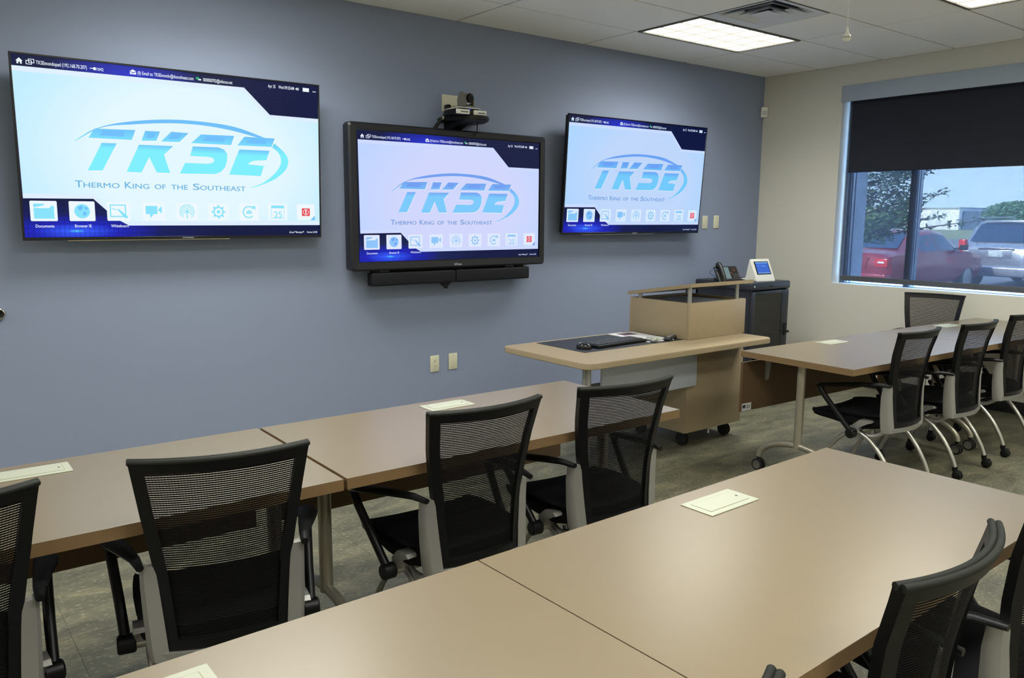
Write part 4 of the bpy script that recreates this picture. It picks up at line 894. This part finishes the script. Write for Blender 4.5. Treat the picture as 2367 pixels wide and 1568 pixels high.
# ------------------------------------------------------------------ outside
GZ = GZ0
m = MB(); m.box(.44, 62, -60, 90, GZ-.1, GZ); tag(m.build('parking_lot', pm('asphalt', srgb(128, 132, 138), .8, noise=.12, nscale=1.2)), kind='structure')
m = MB(); m.box(62, 420, -200, 400, GZ-.1, GZ+.01); tag(m.build('field', pm('dry_grass', srgb(150, 158, 118), .95, noise=.2, nscale=.4)), kind='structure')
def car(name, loc, rz, label, st, paint, suv):
    r = thing(name, loc, rz, label, 'car')
    GL = pm('car_glass', srgb(52, 74, 104), .12); LMP = pm('tail_lamp_red', srgb(225, 40, 40), .2)
    LMP.node_tree.nodes['Principled BSDF'].inputs['Emission Color'].default_value = srgb(225, 60, 50); LMP.node_tree.nodes['Principled BSDF'].inputs['Emission Strength'].default_value = .25
    def sec(x, zb, w, belt, roof, wr):
        h = [(0, zb), (w*.86, zb), (w*.97, zb+.16), (w, (zb+belt)/2), (w*.96, belt), (wr, max(belt+.005, roof-.07)), (wr*.86, max(belt+.01, roof-.015)), (0, max(belt+.015, roof))]
        return [(x, -a, z) for a, z in h]+[(x, a, z) for a, z in h[-2:0:-1]]
    m = MB(); m.band([sec(*s) for s in st]); m.build('body', paint, r)
    # side windows lie on the slanted cabin sides
    def at(x):
        for a, b in zip(st, st[1:]):
            if a[0] <= x <= b[0]:
                t = (x-a[0])/max(1e-6, b[0]-a[0]); return [p+(q-p)*t for p, q in zip(a, b)]
    def wpt(x, t, sg):
        s = at(x); y = s[2]*.96+(s[5]-s[2]*.96)*t; z = s[3]+(s[4]-.07-s[3])*t; return (x, sg*(y+.008), z)
    wins = ((.35, .95, 1.0, 1.75), (1.8, 2.65), (2.7, 3.2)) if suv else ()
    spans = ((.62, 1.5), (1.56, 2.45), (2.51, 3.15)) if suv else ((1.30, 2.05), (2.11, 2.95))
    for sg in (-1, 1):
        for a, b in spans:
            n = 6; m = MB(); lo = [wpt(a+(b-a)*k/n, .08, sg) for k in range(n+1)]; hi = [wpt(a+(b-a)*k/n, .93, sg) for k in range(n+1)]
            for k in range(n): m.poly([lo[k], lo[k+1], hi[k+1], hi[k]])
            m.build('side_window', GL, r)
    # rear window from two stations
    ra, rb = (st[2], st[3]) if suv else (st[3], st[4])
    m = MB(); za, zb_ = ra[4]-.0, rb[4]; nx = -(zb_-za); nz = rb[0]-ra[0]; L = math.hypot(nx, nz); off = Vector((nx/L*.02, 0, nz/L*.02))
    def rp_(t, k):
        s = [p+(q-p)*t for p, q in zip(ra, rb)]; return Vector((s[0], k*s[5]*.86, s[4]-.004))+off
    m.poly([rp_(.06, -1), rp_(.06, 1), rp_(.92, .94), rp_(.92, -.94)]); m.build('rear_window', GL, r)
    wa = st[0][2]
    zl = .80 if not suv else .92
    for sg in (-1, 1):
        m = MB(); m.box(-.03, .14, min(sg*.52, sg*.80), max(sg*.52, sg*.80), zl-.12, zl+.06, .02) if not suv else m.box(-.03, .12, min(sg*.70, sg*.86), max(sg*.70, sg*.86), zl-.12, zl+.26, .02)
        t = m.build('tail_lamp', LMP, r)
        m = MB(); m.box(-.036, -.028, min(sg*.60, sg*.74), max(sg*.60, sg*.74), zl-.04, zl+.0, .003); tag(m.build('reversing_lens', WHITEP, t), 'white lens')
    m = MB(); m.box(-.02, .0, -.36, .36, zl-.16, zl+.03, .006); m.build('plate_recess', paint, r)
    m = MB(); m.box(-.03, -.018, -.16, .16, zl-.14, zl+.01, .004); m.build('licence_plate', pm('plate_white', srgb(214, 226, 226), .4), r)
    m = MB(); m.box(-.035, .0, -.40, .40, zl+.04, zl+.075, .006); m.build('trim_bar', CHROME if suv else paint, r)
    m = MB(); m.box(-.10, .16, -.84, .84, .32, .56, .05, seg=3); m.build('bumper', paint, r)
    for x in (.85, 3.55):
        for sg in (-1, 1):
            m = MB(); m.lathe([(.0, -.1), (.22, -.1), (.31, -.095), (.335, -.06), (.335, .06), (.31, .1), (.22, .1), (0, .1)], (x, sg*.78, .335), 'y', 24); wv = m.build('wheel', BLKM, r)
            m = MB(); m.lathe([(0, sg*.112), (.05, sg*.112), (.19, sg*.104), (.22, sg*.1)], (x, sg*.78, .335), 'y', 20); m.build('hub_cap', SILVER, wv)
    for sg in (-1, 1):
        m = MB(); m.box(2.95, 3.06, min(sg*.90, sg*1.06), max(sg*.90, sg*1.06), .98 if not suv else 1.08, 1.10 if not suv else 1.24, .03, seg=3); m.box(2.98, 3.03, min(sg*.8, sg*.92), max(sg*.8, sg*.92), .99 if not suv else 1.1, 1.03 if not suv else 1.14); m.build('mirror', paint if suv else BLKM, r)
    if suv:
        for sg in (-1, 1):
            m = MB(); m.tube(bez([(.55, sg*.60, 1.62), (.65, sg*.60, 1.70), (2.3, sg*.60, 1.72), (2.5, sg*.60, 1.65)], 5), .018, 8); m.build('roof_rail', SILVER, r)
        m = MB(); m.box(.42, .52, -.5, .5, 1.60, 1.64, .01); m.build('rear_spoiler', paint, r)
RED = pm('red_car_paint', srgb(150, 30, 48), .25, .1, .5, coat=.5); SIL = pm('silver_car_paint', srgb(170, 176, 186), .28, .5, .5, coat=.4)
SED = [(0, .34, .74, .84, .86, .70), (.08, .28, .86, .90, .97, .72), (.30, .26, .89, .93, 1.0, .72), (.72, .26, .9, .95, 1.02, .70), (1.38, .26, .9, .95, 1.39, .60), (2.2, .26, .9, .95, 1.45, .60), (2.75, .26, .9, .95, 1.40, .60), (3.5, .26, .89, .94, .99, .68), (4.3, .28, .86, .82, .86, .66), (4.6, .32, .74, .64, .68, .60)]
SUV = [(0, .36, .80, .94, .98, .76), (.06, .32, .91, 1.0, 1.06, .78), (.14, .30, .93, 1.02, 1.10, .78), (.50, .30, .93, 1.04, 1.60, .68), (1.0, .30, .94, 1.04, 1.66, .68), (2.3, .30, .94, 1.04, 1.66, .68), (2.8, .30, .94, 1.04, 1.58, .67), (3.55, .30, .93, 1.03, 1.08, .74), (4.4, .32, .9, .92, .96, .7), (4.68, .36, .78, .7, .74, .62)]
car('sedan', (9.2, 4.15, GZ), 0, 'red sedan parked outside the window at left, rear lamp lit', SED, RED, False)
car('sport_utility', (14.05, 3.22, GZ), 0, 'silver sport utility car parked outside, seen from behind through the window', SUV, SIL, True)
# trees
LEAFD = pm('oak_leaf', srgb(58, 92, 74), .6, noise=.35, nscale=3); LEAFL = pm('pale_leaf', srgb(120, 150, 96), .6, noise=.3, nscale=2); BARK = pm('bark', srgb(84, 80, 74), .9, noise=.3, nscale=12)
LEAFF = pm('far_leaf', srgb(104, 146, 112), .7, noise=.3, nscale=.6)
def leaves(m, c, rad, n, size, rng, flat=.5):
    for _ in range(n):
        d = Vector((rng.gauss(0, 1), rng.gauss(0, 1), rng.gauss(0, 1))); d.normalize(); p = Vector(c)+Vector((d.x*rad[0], d.y*rad[1], d.z*rad[2]))*rng.random()**.5
        a = Vector((rng.gauss(0, 1), rng.gauss(0, 1), rng.gauss(0, flat))).normalized()*size*rng.uniform(.7, 1.3); b = a.orthogonal().normalized(); b.rotate(Matrix.Rotation(rng.random()*6, 3, a)); b *= size*.38
        v = [m.b.verts.new(q) for q in (p-a, p+b*.9-a*.2, p+a, p-b*.9-a*.1)]; f = m.b.faces.new(v); f.material_index = m.mi
rng = random.Random(3)
r = thing('oak_tree', (5.2, 2.35, GZ), 0, 'leafy oak tree just outside the left window pane', 'tree')
m = MB(); m.tube(bez([(0, 0, 0), (.02, -.05, .9), (-.05, -.1, 1.9), (0, -.2, 3.2)], 5), [.11-.004*k for k in range(16)], 10); m.build('trunk', BARK, r)
m = MB(); brs = []
tips = [(0, -.7, 2.25), (.1, -1.15, 2.1), (0, -1.3, 1.75), (-.1, -.85, 1.5), (.1, -1.72, 1.72), (-.1, -1.85, 2.05), (.1, -2.25, 1.66), (0, -1.55, 2.5), (0, -.95, 2.8), (.1, -1.3, 2.75), (.2, -.4, 2.0)]
for t in tips:
    s_ = Vector((0, -.1, max(.8, t[2]-.5))); e_ = Vector(t); mid = (s_+e_)/2+Vector((rng.uniform(-.1, .1), 0, rng.uniform(.0, .15)))
    pts = bez([s_, mid, e_], 5); m.tube(pts, [.022-.0017*k for k in range(11)], 6); brs.append(pts)
m.build('branches', BARK, r)
m = MB()
for pts, t in zip(brs, tips):
    thick = t[1] > -1.6
    for k, p in enumerate(pts):
        if k > 3: leaves(m, p, (.30, .26, .20) if thick else (.10, .10, .07), 60 if thick else 14, .045, rng)
leaves(m, (0, -1.12, 2.5), (.4, .48, .42), 900, .046, rng); leaves(m, (0, -1.2, 1.9), (.3, .38, .25), 330, .046, rng); leaves(m, (0, -.92, 1.42), (.2, .22, .15), 110, .045, rng)
tag(m.build('foliage', LEAFD, r, recalc=False), kind='stuff')
def far_tree(name, loc, rad, n, size, mat, label, hz):
    r = thing(name, loc, 0, label, 'tree')
    m = MB(); m.tube([(0, 0, 0), (0, 0, hz)], [.25, .15], 8); m.build('trunk', BARK, r)
    m = MB(); rg = random.Random(int(loc[1]*7))
    leaves(m, (0, 0, hz), rad, n, size, rg)
    for k in range(6): leaves(m, (rg.uniform(-.5, .5)*rad[0], rg.uniform(-.6, .6)*rad[1], hz+rg.uniform(-.1, .55)*rad[2]), [q*.45 for q in rad], n//5, size, rg)
    tag(m.build('foliage', mat, r, recalc=False), kind='stuff')
far_tree('round_tree', (80, 26, GZ), (4, 4.4, 1.25), 5000, .22, LEAFF, 'round green tree far away behind the silver car', 2.2)
far_tree('pale_tree', (46, 23.2, GZ), (2, 2.2, .9), 2500, .14, LEAFL, 'pale green tree far away behind the red sedan', 1.5)
# far white building
r = thing('warehouse', (118, 49.1, GZ), 0, 'long white warehouse far away beyond the parked cars', 'building')
m = MB(); m.box(0, 12, 0, 14, 0, 3.15); m.build('white_wing', pm('white_siding', srgb(245, 246, 246), .6), r)
m = MB(); m.box(-.3, 12, -.1, 14.2, 3.15, 3.3); m.build('roof_edge', pm('roof_grey', srgb(190, 198, 206), .6), r)
m = MB(); m.box(1, 12, -9, 0, 0, 2.75); m.build('grey_wing', pm('grey_siding', srgb(88, 112, 140), .6), r)
m = MB(); m.box(-.05, .02, 2, 4.5, 0, 2.4); m.build('roller_door', pm('door_grey', srgb(226, 230, 232), .6), r)
